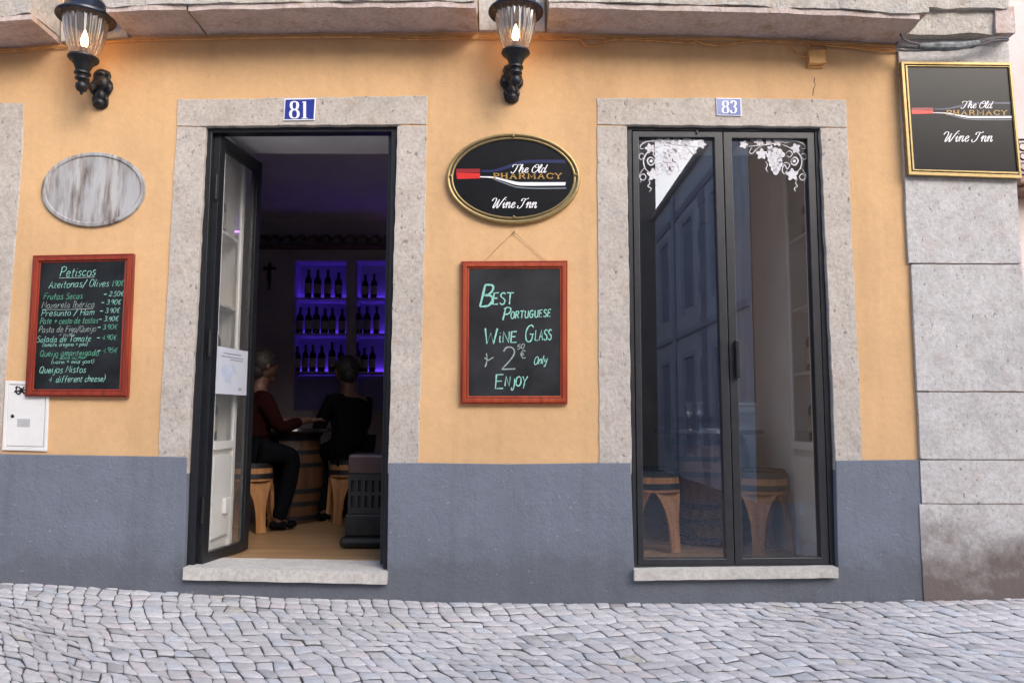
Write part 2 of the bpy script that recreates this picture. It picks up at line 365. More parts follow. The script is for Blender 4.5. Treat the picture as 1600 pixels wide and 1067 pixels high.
# ------------------------------------------------------------------ lettering (stroke alphabet, units of 10 = cap height)
G = {
'A': "!0,0 3,10 6,0;1,3.6 5,3.6", 'B': "0,0 .3,10;.3,10 4,9.7 4.6,7.5 3,5.6 .2,5.2;.2,5.2 4.6,4.8 5.5,2.5 4,.4 0,0",
'C': "6,8.6 4,10 1.3,8.7 0,5 1.2,1.2 4,0 6,1.4", 'D': "0,0 0,10;0,10 4,9.2 6,5 4,.8 0,0",
'E': "!5,10 .3,9.8 0,0 5.2,.2;.2,5.2 4,5.4", 'F': "!5.4,10 .3,9.8 0,0;.2,5.2 4,5.4",
'G': "6,8.6 4,10 1.3,8.7 0,5 1.2,1.0 3.8,0 5.6,1.6 5.8,4.6;3.4,4.6 7,4.6", 'H': "0,0 0,10;6,0 6,10;0,5 6,5",
'I': "0,0 0,10;-1,10 1,10;-1,0 1,0", 'J': "4,8 4.2,2 3.2,-3.5 1.2,-4 1.2,-1.5", 'L': "!0,10 0,0 4.6,0", 'M': "!0,0 1,10 3.5,3 6,10 7,0",
'N': "!0,0 .2,10 5.4,0 5.6,10", 'O': "3,10 .6,8.3 0,5 .6,1.6 3,0 5.4,1.6 6,5 5.4,8.3 3,10", 'P': "0,0 .4,10;-1,9 2,10.4 5,9.6 5.4,7 3.6,5 .3,4.6",
'Q': "3,10 .6,8.3 0,5 .6,1.6 3,0 5.4,1.6 6,5 5.4,8.3 3,10;3.4,2.6 7,-1.2", 'R': "0,0 .3,10;.3,10 4.4,9.8 5,7.3 3.4,5.4 .2,5;!2.4,5.2 5.8,0",
'S': "5,8.9 3,10 .7,8.8 .8,6.6 4,4.7 5.2,2.6 4.2,.4 2,0 0,1.3", 'T': "-1,10 6,10;2.6,10 2.6,0", 'U': "0,10 0,3 1.2,.4 3.4,0 5.2,1.8 5.6,10;5.6,4 5.8,0",
'V': "!0,10 3,0 6,10", 'W': "!0,10 1.7,0 4,7 6.2,0 8.4,10", 'X': "0,10 6,0;6,10 0,0", 'Y': "!0,10 3,5 6,10;3,5 2,-2.5", 'Z': "!0,10 6,10 0,0 6,0",
'a': "4.4,5.4 2,6 .2,3.6 .6,.7 2.4,.1 4.2,2.4 4.5,5.6 4.4,1.2 5.6,.3", 'b': "0,10 0,0;0,3.6 2,5.9 4.4,4.6 4.4,1.4 2.2,0 0,1.3", 'c': "4.3,5 2.5,6 .3,4.2 .4,1.3 2.6,0 4.6,1",
'd': "4.4,4.6 2,6 .2,3.6 .6,.7 2.4,.1 4.2,2.4;4.8,10 4.4,1.2 5.6,.3", 'e': "0.3,2.8 4,3.6 3.6,5.6 1.8,6 .2,3.6 .8,.8 2.8,0 4.8,1.2", 'f': "4.6,9.4 3.2,10 2.2,8 1.8,-1;0,5.6 4,5.6",
'g': "4.4,5.4 2,6 .2,3.8 .8,1.6 2.6,1.2 4.2,3 4.5,5.6 4.3,-1.6 2.6,-3.8 .4,-2.8", 'h': "0,10 0,0;0,3.6 2.4,6 4,5 4.2,0", 'i': "0.5,6 .4,1 1.5,.2;.6,8.2 .7,8.7",
'j': "1.5,6 1.4,-1.5 .4,-3.6 -1,-3;1.6,8.2 1.7,8.7", 'k': "0,10 0,0;!4,6 .4,2.8 4.4,0", 'l': "0.6,10 .4,1 1.6,.2", 'm': "0,6 0,0;0,4 2,6 3,5 3,0;3,4 5,6 6.2,5 6.3,0",
'n': "0,6 0,0;0,3.8 2.4,6 4,5 4.2,0", 'o': "2.3,6 .4,5 0,3 .5,.8 2.3,0 4.2,.9 4.6,3 4.1,5 2.3,6", 'p': "0,6 -.2,-4;0,3.6 2,5.9 4.4,4.6 4.4,1.4 2.2,0 0,1.3",
'q': "4.4,5.4 2,6 .2,3.6 .6,.7 2.4,.1 4.2,2.4;4.6,6 4.4,-4", 'r': "0,6 0,0;0,3.6 1.8,5.8 3.6,5.8", 's': "3.6,5.3 2,6 .5,5 1,3.6 3.4,2.4 3.6,.8 2,0 0,.7",
't': "1.6,9 1.4,1 3,.1;0,6 3.6,6", 'u': "0,6 .2,1.2 1.8,0 4,1.6 4.2,6;4.2,3 4.4,0", 'v': "!0,6 2,0 4,6", 'w': "!0,6 1.4,0 3,4.6 4.6,0 6,6", 'x': "0,6 4,0;4,6 0,0", 'y': "0,6 .6,2.6 2,2 4,3.6;4.4,6 3.4,-1 2,-4 .3,-3.4", 'z': "!0,6 4,6 0,0 4,0",
'0': "2.6,10 .6,8.4 0,5 .6,1.6 2.6,0 4.6,1.6 5.2,5 4.6,8.4 2.6,10", '1': "!.6,8 2.4,10 2.4,0", '2': "0.4,8 1.6,9.8 4,9.6 4.9,7.4 3.4,4.4 0,.4;!0,.3 5.6,.5",
'3': "0.4,9 2.6,10 4.6,8.4 4,6 2,5.2;2,5.2 4.6,4.6 5.2,2.2 3.4,.2 .2,.8", '4': "!4,0 4,10 0,3 5.6,3", '5': "!5,10 1,10 .6,5.6;.6,5.6 3.4,6 5,4 4.6,1.2 2.4,0 0,.8", '9': "4.8,8 2.4,10 .2,7.6 1.4,5 4,5.4 4.8,8 4.8,4 3.6,0", '8': "2.6,5.3 .6,7.4 2.6,10 4.6,7.6 2.6,5.3 .1,2.6 2.6,0 5.1,2.6 2.6,5.3",
'€': "5.4,8.4 3.8,9.8 1.6,8 1.2,5 1.8,1.6 4,.2 5.6,1.4;0,6 4,6;0,4.2 4,4.2", '+': "0,5 6,5;3,8 3,2", '-': "0,4 3.4,4.2", '.': "0,.2 .5,.5", ',': "0.4,.6 0,-1.2", '/': "-.6,-1.5 4,11", '(': "2,11 0,5 2,-1.5", ')': "0,11 2,5 0,-1.5",
}
SC = {  # round-hand capitals
'W': "-3,7.5 -1.5,10 1.2,10.2 1.6,7 .2,2 .6,-.2 2.4,2.4 4.8,8 5.2,9;5.2,9 4.4,3 4.8,-.2 6.6,2 9,7 11.5,11 13,11.2",
'I': "-2,2.4 -2.2,.4 0,-.4 2.4,2 3.6,6.4 4.6,9.6;0.4,7.2 .8,9.4 3.4,10 6,9.4 8,10.6",
'T': "-1,7 -.4,9.4 2,10 5.4,9.3 8.4,10.6;5,9.2 4,4.6 2.2,.4 -.2,-.4 -1.6,1.2",
'O': "5,10.3 2,8.6 0,5 .4,1.4 2.8,0 6,2.4 7.2,6.4 6,9.6 3.6,10 2.4,7.6 4.4,6.2 8,7.6",
'n': "-.8,3 .6,6 1,5 .5,0;.7,2.4 2.6,5.8 3.9,5.4 3.6,1.4 4.4,0 5.8,1.8", 'i': "-.8,3 .7,6;.7,6 .3,1.4 1.1,0 2.6,1.8;1,8.2 1.2,8.7", 'e': "-.6,1.8 2,3 3.6,4.6 2.8,6 1.2,5.2 .4,2.6 1.4,.2 3,.3 4.6,2",
'h': "-.8,2 2,7 2.4,9.6 1.4,10 .6,7 .3,0;.6,2.4 2.6,5.8 3.9,5.4 3.6,1.4 4.4,0 5.8,1.8", 'l': "-.8,2 2,7 2.4,9.6 1.4,10 .6,6 .6,1.4 1.6,0 3,1.8", 'd': "3.8,4.8 2.2,6 .4,4 .4,1 1.8,0 3.4,2 4.6,6;5.6,10 4,2 4.8,0 6.2,1.8",
}
def crom(pts, k=6):
    if len(pts) < 3: return pts
    out = []; q = [pts[0]] + pts + [pts[-1]]
    for i in range(1, len(q) - 2):
        p0, p1, p2, p3 = q[i - 1], q[i], q[i + 1], q[i + 2]
        for j in range(k):
            t = j / k
            out.append(tuple(.5 * ((2 * p1[a]) + (-p0[a] + p2[a]) * t + (2 * p0[a] - 5 * p1[a] + 4 * p2[a] - p3[a]) * t * t + (-p0[a] + 3 * p1[a] - 3 * p2[a] + p3[a]) * t ** 3) for a in (0, 1)))
    out.append(pts[-1]); return out
def strokes(ch, table):
    out = []
    for s in table[ch].split(';'):
        sharp = s.startswith('!'); s = s.lstrip('!')
        pts = [tuple(float(a) for a in p.split(',')) for p in s.split()]
        out.append(pts if sharp or len(pts) < 3 else crom(pts))
    return out
def ribbon(mb, pts, w, Y, nib=None, jit=0.0, taper=False):
    """pts in photo pixels laid on the plane y = Y as a thin strip of paint or chalk"""
    k = len(pts)
    if k < 2: return
    L = []; Rr = []
    for i, p in enumerate(pts):
        a = pts[max(i - 1, 0)]; b = pts[min(i + 1, k - 1)]
        tx, ty = b[0] - a[0], b[1] - a[1]; l = math.hypot(tx, ty) or 1; tx /= l; ty /= l
        ww = w / 2
        if nib: ww *= nib + (1 - nib) * abs(ty) ** 1.3
        if jit: ww *= 1 + random.uniform(-jit, jit)
        if taper: ww *= min(1, .35 + 2.2 * min(i, k - 1 - i) / k)
        L.append(P(p[0] - ty * ww, p[1] + tx * ww, Y)); Rr.append(P(p[0] + ty * ww, p[1] - tx * ww, Y))
    mb.add(L + Rr, [(i, i + 1, k + i + 1, k + i) for i in range(k - 1)])
def text(mb, s, x, y, h, width=None, w=1.2, Y=-.01, slant=.0, rise=0.0, table=None, nib=None, jit=.15, gap=1.8, wob=0.0):
    tb = dict(G); 
    if table: tb.update(table)
    lay = []; cx = 0
    for ch in s:
        if ch == ' ': cx += 4.2; continue
        ss = strokes(ch, tb); mx = max(p[0] for st in ss for p in st); mn = min(0, min(p[0] for st in ss for p in st)) * .5
        if table and ch in SC and ch.isupper(): mx *= .72
        oy = random.uniform(-wob, wob); sc = 1 + random.uniform(-wob, wob) * .12
        lay.append((ss, cx - mn, oy, sc)); cx += (mx - mn) * sc + (gap if not (table and ch.islower()) else gap * .1)
    sx = h / 10 if width is None else width / max(cx - gap, 1)
    for ss, ox, oy, sc in lay:
        for st in ss:
            pts = []
            for p in st:
                u = (ox + p[0] * sc) * sx + slant * p[1] * h / 10; v = (p[1] * sc + oy) * h / 10
                pts.append((x + u, y - v - rise * u))
            if len(pts) == 2:
                a, b = pts; pts = [(a[0] + (b[0] - a[0]) * t / 3, a[1] + (b[1] - a[1]) * t / 3) for t in range(4)]
            ribbon(mb, pts, w, Y, nib, jit)

# ------------------------------------------------------------------ ground
wallpx = [(-400, 880), (0, 908), (150, 916), (300, 926), (450, 932), (600, 936), (750, 940), (900, 941), (1100, 941), (1300, 939), (1450, 936), (1600, 932), (2000, 924)]
gbase = interp([(P(a, b).x, P(a, b).z) for a, b in wallpx])
def gz(x, y):
    yy = max(min(y, 0.0), -4.2)
    s = .127
    return gbase(x) + s * yy + .012 * math.sin(x * 1.7 + y * .9) * min(1, -yy) + max(y, 0) * -.01
g = MB()
xs = [-60, -20, -9] + [-6 + .4 * i for i in range(26)] + [6, 12, 30, 60]
ys = [-60, -25, -10, -7, -5, -4.2, -3.4, -3, -2.5, -2, -1.5, -1, -.5, 0, .05, .3, 2, 6, 12, 40]
n = len(ys)
g.add([(x, y, gz(x, y) - .014) for x in xs for y in ys], [(i * n + j, (i + 1) * n + j, (i + 1) * n + j + 1, i * n + j + 1) for i in range(len(xs) - 1) for j in range(n - 1)])
m, nt, b = base_mat('joint_sand')
v = nd(nt, 'ShaderNodeTexVoronoi', feature='DISTANCE_TO_EDGE'); v.inputs['Scale'].default_value = 9; tc = nd(nt, 'ShaderNodeTexCoord'); nt.links.new(tc.outputs['Object'], v.inputs['Vector'])
geo = nd(nt, 'ShaderNodeSeparateXYZ'); nt.links.new(tc.outputs['Object'], geo.inputs[0])
far = ramp(nt, v.outputs[0], [(0.03, (.05, .047, .045)), (0.09, (.36, .35, .35))])
near = ramp(nt, tex(nt, 'noise', 60, 4), [(0.3, (.06, .055, .05)), (0.7, (.13, .12, .11))])
lt = nd(nt, 'ShaderNodeMath', operation='LESS_THAN'); lt.inputs[1].default_value = -3.6; nt.links.new(geo.outputs[1], lt.inputs[0])
nt.links.new(mixc(nt, lt.outputs[0], near, far), b.inputs['Base Color']); b.inputs['Roughness'].default_value = .95
tag(g.build('ground', m), kind='structure')

# limestone setts: one paved surface
st = MB(); cols = []
S = .066
def warp(u, v):
    a = R(-24) + .30 * math.sin(u * .035 + .4) 
    x = u * S * 1.2; y = v * S
    # fan-like arcs
    y2 = y + .09 * math.sin(x * 1.25 + .8) + .05 * math.sin(x * 3.1 + y * 2)
    x2 = x - .62 * y + .10 * math.sin(y * 2.3 + x * .6) + .018 * math.sin(y * 7)
    return x2, y2
jit = {}
def corner(i, j):
    if (i, j) not in jit: jit[(i, j)] = (random.uniform(-.25, .25) * S, random.uniform(-.21, .21) * S)
    x, y = warp(i, j); a = jit[(i, j)]; return Vector((x + a[0], y + a[1], 0))
for i in range(-136, 112):
    for j in range(-66, 18):
        q = [corner(i, j), corner(i + 1, j), corner(i + 1, j + 1), corner(i, j + 1)]
        c = sum(q, Vector()) / 4
        if not (-5.2 < c.x < 5.6 and -3.6 < c.y < .08): continue
        pts = []
        for k in range(4):
            a, b2 = q[k], q[(k + 1) % 4]
            pts.append(a); mid = (a + b2) / 2; pts.append(mid + (mid - c).normalized() * random.uniform(-.004, .006))
        gap = random.uniform(.0010, .0036); hgt = random.uniform(-.004, .004); tx = random.uniform(-.035, .035); ty = random.uniform(-.035, .035)
        def lv(s_in, dz):
            out = []
            for k, p in enumerate(pts):
                d = p - c; l = d.length; cut = s_in * (1.6 if k % 2 == 0 else 1.0)
                e = c + d * max(.3, (l - cut) / l)
                e.y = c.y + (e.y - c.y) * .93
                e.z = gz(e.x, e.y) + dz + hgt + tx * (e.x - c.x) + ty * (e.y - c.y); out.append(e)
            return out
        r0 = lv(gap, -.030); r1 = lv(gap, -.006); r2 = lv(gap + .0025, -.001); r3 = lv(gap + .007, .0006)
        top = c.copy(); top.z = gz(c.x, c.y) + hgt + .0025
        vs = r0 + r1 + r2 + r3 + [top]; fs = []
        for L in range(3):
            for k in range(8): fs.append((L * 8 + k, L * 8 + (k + 1) % 8, (L + 1) * 8 + (k + 1) % 8, (L + 1) * 8 + k))
        for k in range(8): fs.append((24 + k, 24 + (k + 1) % 8, 32))
        st.add(vs, fs)
        t = random.random(); br = random.uniform(.88, 1.08) * (.72 if random.random() < .04 else 1)
        col = (.60, .575, .565) if t < .80 else ((.56, .565, .58) if t < .91 else ((.61, .555, .54) if t < .99 else (.56, .52, .455)))
        cols.append((len(fs), tuple(x * br for x in col)))
m, nt, b = base_mat('limestone_setts')
at = nd(nt, 'ShaderNodeAttribute', attribute_name='stone')
c = mixc(nt, .8, at.outputs['Color'], ramp(nt, tex(nt, 'noise', 34, 5, .7), [(0.3, (.74, .73, .73)), (0.65, (1.06, 1.05, 1.05))]), 'MULTIPLY')
c = mixc(nt, .8, c, ramp(nt, tex(nt, 'noise', 1.3, 4, .6), [(0.35, (.80, .79, .79)), (0.65, (1, 1, 1))]), 'MULTIPLY')
nt.links.new(c, b.inputs['Base Color']); b.inputs['Roughness'].default_value = .62
bump(nt, b, tex(nt, 'noise', 60, 4, .6), .35, .004)
pv = st.build('pavement', m, smooth=True, autosmooth=60)
ca = pv.data.attributes.new('stone', 'FLOAT_COLOR', 'FACE'); k = 0
for nf, col in cols:
    for q_ in range(nf): ca.data[k].color = (*((.13, .122, .115) if q_ < 8 else col), 1); k += 1
tag(pv, kind='structure')

# ------------------------------------------------------------------ the wine bar building
B = thing('building', (0, 0, 0), 'ochre corner building with blue grey base, stone door surrounds and numbers 81 and 83', 'building')
WT = .15                      # shell thickness
F81 = [(322, 199), (620, 197), (605, 893), (290, 885)]
F83 = [(980, 197), (1281, 199), (1306, 889), (989, 889)]
pz = lambda L, Y=0: [(P(x, y, Y).x, P(x, y, Y).z) for x, y in L]
XL = -7.5
pilL = [(1398, 58), (1402, 96), (1422, 410), (1433, 612), (1438, 720), (1441, 960)]
def line_x(pts, y):
    return interp([(b_, a_) for a_, b_ in pts])(y)
# ochre wall with the two openings
ztop = 6.6
o81 = [(321, 190), (621, 188), (603, 960), (288, 960)]
wall_outer = [(XL, -.6), (P(1441, 960).x, -.6)] + [(P(a, b_).x, P(a, b_).z) for a, b_ in reversed(pilL)] + [(P(1398, 58).x, ztop), (XL, ztop)]
wo = pz([(312, 188), (626, 188), (610, 903), (279, 903)])
wo2 = pz([(973, 188), (1290, 190), (1314, 900), (984, 903)])
wall = MB().prism(wall_outer, 0, WT, [wo, wo2]).build('wall', M['orange'], B)
# plinth, 12 mm proud, with pieces left, between and right of the openings and under the sills
PY = -.014
def plinth_piece(top, bot_l, bot_r):
    poly = [(P(x, y, PY).x, P(x, y, PY).z) for x, y in top] 
    poly += [(P(bot_r, 960, PY).x, -.6), (P(bot_l, 960, PY).x, -.6)]
    return poly
full = [(P(-700, 700, PY).x, P(-700, 700, PY).z)] + [(P(x, y, PY).x, P(x, y, PY).z) for x, y in
        [(0, 709), (120, 711), (245, 713), (291.5, 714)]] + [(P(286, 906, PY).x, P(286, 907, PY).z), (P(604.5, 911, PY).x, P(604.5, 911, PY).z)] + \
       [(P(x, y, PY).x, P(x, y, PY).z) for x, y in [(607, 723), (655, 723), (800, 725), (935, 723), (985.5, 723)]] + \
       [(P(991.5, 906.5, PY).x, P(991.5, 906.5, PY).z), (P(1310, 903, PY).x, P(1310, 903, PY).z)] + \
       [(P(x, y, PY).x, P(x, y, PY).z) for x, y in [(1306, 719.5), (1348, 719), (1438, 718)]] + [(P(1441, 960, PY).x, -.6), (P(-700, 960, PY).x, -.6)]
MB().prism(full, PY, .05).build('plinth', M['grey'], B, bevel=.004)
# stone surrounds
JY = -.006
jr_ = random.Random(11)
def jag(poly, step=13, amp=.75):
    out = []
    for (a, b_), (c_, d_) in zip(poly, poly[1:] + poly[:1]):
        n_ = max(1, int(math.hypot(c_ - a, d_ - b_) / step))
        for k in range(n_):
            t_ = k / n_; out.append((a + (c_ - a) * t_ + jr_.uniform(-amp, amp) * (k > 0), b_ + (d_ - b_) * t_ + jr_.uniform(-amp, amp) * (k > 0)))
    return out
def surround(lint, jl, jr):
    MB().ppx(jag(lint), JY, .10).build('lintel', M['jamb'], B, bevel=.004)
    MB().ppx(jag(jl), JY, .10).build('door_jamb', M['jamb'], B, bevel=.003)
    MB().ppx(jag(jr), JY, .10).build('door_jamb', M['jamb'], B, bevel=.003)
surround([(277, 155), (380, 154), (500, 152), (668, 149.5), (667, 195), (620, 195), (500, 195.5), (322, 197.5), (276, 197)],
         [(276, 198.2), (321, 198.8), (309, 440), (297, 640), (292, 740), (246, 740), (250, 640), (262, 440), (270, 290)],
         [(621, 196.5), (667, 196.2), (662, 440), (656, 640), (653, 740), (606, 740), (609, 640), (614, 440)])
surround([(932, 153), (1130, 153), (1322, 156), (1324, 199), (1281, 198.5), (1130, 196.5), (980, 195.5), (933, 195)],
         [(933, 196.3), (979.5, 196.8), (981, 300), (984, 500), (987, 740), (936, 740), (936, 640), (934, 400)],
         [(1282, 200), (1324, 200.5), (1333, 400), (1343, 600), (1349, 740), (1306, 740), (1299, 560), (1290, 380)])
# next door surround at the far left edge
MB().ppx([(-120, 160), (37, 161), (35, 235), (28, 330), (18, 450), (8, 590), (0, 708), (-60, 712), (-160, 712)], JY, .05).build('door_jamb', M['jamb'], B, bevel=.004)
# sills
FZ = P(450, 889, -.045).z      # sill / interior floor level
def sill(xl, xr, ztop_, hh, y1, zt2=None):
    mb = MB(); zt = lambda x: ztop_ + (0 if zt2 is None else (zt2 - ztop_) * (x - xl) / (xr - xl))
    rough_block(mb, xl, xr, -.05, y1, lambda x: zt(x) - hh, zt, amp=.0022, sc=9, step=.03, seed=3)
    return mb.build('sill', M['sill'], B, smooth=True, autosmooth=50)
sill(P(286, 886, -.05).x, P(604.5, 886, -.05).x, P(286, 886.5, -.05).z, .066, .29, P(604, 893.5, -.05).z)
sill(P(991, 889, -.05).x, P(1310, 889, -.05).x, P(991, 890.5, -.05).z, .056, .29, P(1310, 886.5, -.05).z)

# balcony ledge: soffit stones, consoles, cornice band
lz = interp([(P(a, b_).x, P(a, b_).z) for a, b_ in [(-300, 88), (0, 76), (110, 68), (205, 59), (400, 54), (600, 51.5), (800, 51.5), (1000, 55), (1200, 60), (1405, 70)]])
def stone(name, xa, xb, yfront, mat, dz=0, hh=.16, seed=0, amp=.010):
    mb = MB(); rough_block(mb, xa, xb, yfront, .02, lambda x: lz(x) + dz, lambda x: lz(x) + dz + hh, amp=amp, sc=4.5, step=.035, seed=seed)
    return mb.build(name, mat, B, smooth=True, autosmooth=60)
xw = lambda px: P(px, 55).x
stone('soffit_stone', -7, xw(96), -.29, M['soffit'], 0, .03, 1, .007)
stone('console', xw(100), xw(203), -.035, M['console'], -.004, .34, 2, .006)
stone('soffit_stone', xw(205), xw(322), -.29, M['soffit'], .004, .03, 3, .007)
stone('soffit_stone', xw(325), xw(746), -.29, M['soffit'], 0, .03, 4, .007)
stone('console', xw(749), xw(851), -.035, M['console'], -.002, .34, 5, .006)
stone('soffit_stone', xw(855), xw(1398), -.29, M['soffit'], 0, .03, 6, .007)
def band(xa, xb, seed):
    mb = MB(); rough_block(mb, xa, xb, -.30, .02, lambda x: lz(x) + .033, lambda x: lz(x) + .24, amp=.012, sc=6, step=.035, seed=seed)
    mb.build('balcony_slab', M['cornice'], B, smooth=True, autosmooth=60)
band(-7, xw(96), 12); band(xw(205), xw(746), 13); band(xw(855), xw(1410), 14)

# corner pilaster of dressed blocks with joints
xr_top = P(1577, 95, -.02).x
PX0 = lambda y: line_x(pilL, y)
def pil(ya, yb, yfront=-.02, seed=0, xl=None, xr=None, mat='pilaster', amp=.003, name='pilaster_block', step=.04):
    mb = MB(); za = P(1500, ya, yfront).z; zb = P(1500, yb, yfront).z
    x0 = P(PX0((ya + yb) / 2) + 1, (ya + yb) / 2, yfront).x if xl is None else xl
    rough_block(mb, x0, xr_top if xr is None else xr, yfront, .6, lambda x: zb, lambda x: za, amp=amp, sc=7, step=step, seed=seed)
    return mb.build(name, M[mat], B, smooth=True, autosmooth=60)
MB().box(P(1445, 500).x, xr_top - .012, -.008, 4.6, -.7, ztop).build('corner_core', M['soffit'], B)
pil(55, 411, seed=31); pil(413.5, 610.5, seed=32); pil(613, 717, seed=33); pil(719, 786, seed=34); pil(788, 975, seed=35)
xw2 = lambda px: P(px, 40, -.08).x
pil(14, 53, -.09, 36, xw2(1404), xw2(1553), 'cornice', .012, 'cornice_stone')
pil(10, 51, -.11, 37, xw2(1551), xw2(1581), 'soffit', .004, 'cornice_stone')
pil(-30, 12, -.12, 38, xw2(1412), xw2(1570), 'cornice', .012, 'cornice_stone')
# strip of ochre rendering lapping onto the pilaster edge
# hairline crack above the window
mb = MB(); ribbon(mb, [(1273, 122), (1272, 128), (1274, 133), (1271, 140), (1270, 150)], 1.2, -.0015, jit=.5); mb.build('crack', M['barrelwood'], B)

# ------------------------------------------------------------------ open door 81
FY = .028
def frame_poly(mb, outer, inner, Y0, Y1): mb.ppx(outer, Y0, Y1, [inner])
fr = MB(); fr.ppx([(321, 198), (620.5, 196), (606, 893), (598.5, 893), (611.5, 206), (331.5, 207.5), (303, 886), (291, 886)], FY, .10)
door81 = fr.build('door', M['black'], B, bevel=.003)
# leaf: hinge edge near the frame, free edge deep inside
def on_leaf(s, t, off=0.0):
    """s 0 hinge..1 free edge, t 0 bottom..1 top"""
    hb = P(310, 883.5, .06); ht = P(341, 210, .06); fb = P(383.5, 864, .60); ft = P(405, 262, .60)
    xa, xb = (hb.x + ht.x) / 2, (fb.x + ft.x) / 2
    z0 = FZ + .006; z1 = ht.z
    n_ = Vector((.54, -(xb - xa), 0)).normalized()
    xx = xa + (xb - xa) * s
    return Vector((xx, .06 + .54 * s, z0 + (z1 - z0) * t)) + n_ * off
def leaf_bar(mb, s0, s1, t0, t1, o0=-.02, o1=.02):
    a = [on_leaf(s0, t0, o0), on_leaf(s1, t0, o0), on_leaf(s1, t1, o0), on_leaf(s0, t1, o0)]
    b_ = [on_leaf(s0, t0, o1), on_leaf(s1, t0, o1), on_leaf(s1, t1, o1), on_leaf(s0, t1, o1)]
    mb.hexa(a, b_)
lf = MB(); leaf_bar(lf, 0, .115, 0, 1); leaf_bar(lf, .885, 1, 0, 1); leaf_bar(lf, .1155, .8845, 0, .022); leaf_bar(lf, .1155, .8845, .972, 1)
leaf_bar(lf, .1155, .135, .0225, .9715, -.008, .008); leaf_bar(lf, .865, .8845, .0225, .9715, -.008, .008)
lf.build('door_leaf', M['black'], door81, bevel=.002)
gl = MB(); leaf_bar(gl, .1352, .8648, .0225, .9715, -.002, .002); gl.build('glass_pane', M['leafglass'], door81)
for t in (.12, .5, .87): MB().tube([on_leaf(-.02, t - .03, .012), on_leaf(-.02, t + .03, .012)], .009, 10).build('hinge', M['iron'], door81, smooth=True)
# leaf on the other side folded right back, seen edge-on
rl = MB(); xb = P(605.5, 500, .06).x
rl.box(xb - .018, xb + .028, .07, .60, FZ + .006, P(608, 209, .06).z); rl.build('door_leaf', M['black'], door81, bevel=.003)

# paper notice on the leaf
pn = thing('paper_notice', on_leaf(.5, .45), 'white paper notice taped inside the glass of the open door leaf', 'notice')
mb = MB(); mb.hexa([on_leaf(.16, .385, .005), on_leaf(.86, .385, .005), on_leaf(.86, .497, .005), on_leaf(.16, .497, .005)],
                   [on_leaf(.16, .385, .0065), on_leaf(.86, .385, .0065), on_leaf(.86, .497, .0065), on_leaf(.16, .497, .0065)])
mb.build('paper', M['paper'], pn)
mb = MB()
for (a, b_, t) in [(.3, .7, .482), (.25, .75, .474), (.45, .75, .468), (.66, .74, .400), (.66, .74, .396)]:
    mb.add([on_leaf(a, t, .0072), on_leaf(b_, t, .0072), on_leaf(b_, t + .0025, .0072), on_leaf(a, t + .0025, .0072)], [(0, 1, 2, 3)])
mb.build('printed_lines', M['greypaint'], pn)
mb = MB(); ctr = [(.3, .455), (.55, .46), (.6, .44), (.5, .43), (.48, .41), (.35, .415), (.25, .44)]
mb.add([on_leaf(a, t, .0072) for a, t in ctr], [tuple(range(7))]); mb.build('printed_picture', simple('pale_blue_print', (.45, .50, .62), .8), pn)

# ------------------------------------------------------------------ glazed door 83
fr = MB(); frame_poly(fr, [(980, 196.5), (1281, 198.5), (1306, 889), (989.5, 890)], [(987, 204), (1273, 206), (1297, 882), (996, 883)], FY, .10)
door83 = fr.build('door', M['frame_grey'], B, bevel=.003)
a = MB(); frame_poly(a, [(988, 205), (1128.5, 206), (1147.5, 882), (997, 882.5)], [(998, 214.5), (1116, 215), (1134.5, 872.5), (1006, 873)], FY - .006, .085); a.build('door_leaf', M['frame_grey'], door83, bevel=.003)
a = MB(); frame_poly(a, [(1129.8, 206), (1272, 207), (1296, 881.5), (1148.8, 882)], [(1143.5, 216), (1261, 217), (1283, 870.5), (1161, 872)], FY - .006, .085); a.build('door_leaf', M['frame_grey'], door83, bevel=.003)
GY = .045
MB().ppx([(997, 213.5), (1117, 214), (1135.5, 873.5), (1005, 874)], GY, GY + .006).build('glass_pane', M['glass'], door83)
MB().ppx([(1142.5, 215), (1262, 216), (1284, 871.5), (1160, 873)], GY, GY + .006).build('glass_pane', M['glass'], door83)
a = MB(); h0 = P(1151, 532, FY - .02); h1 = P(1153, 590, FY - .02)
a.box(h0.x - .011, h0.x + .013, -.012, .024, h1.z, h0.z); a.build('handle', M['black'], door83, bevel=.004)
a = MB(); q = P(1089, 206, FY - .01); a.box(q.x - .006, q.x + .006, .012, .027, q.z - .012, q.z + .008); a.build('latch', M['black'], door83, bevel=.002)

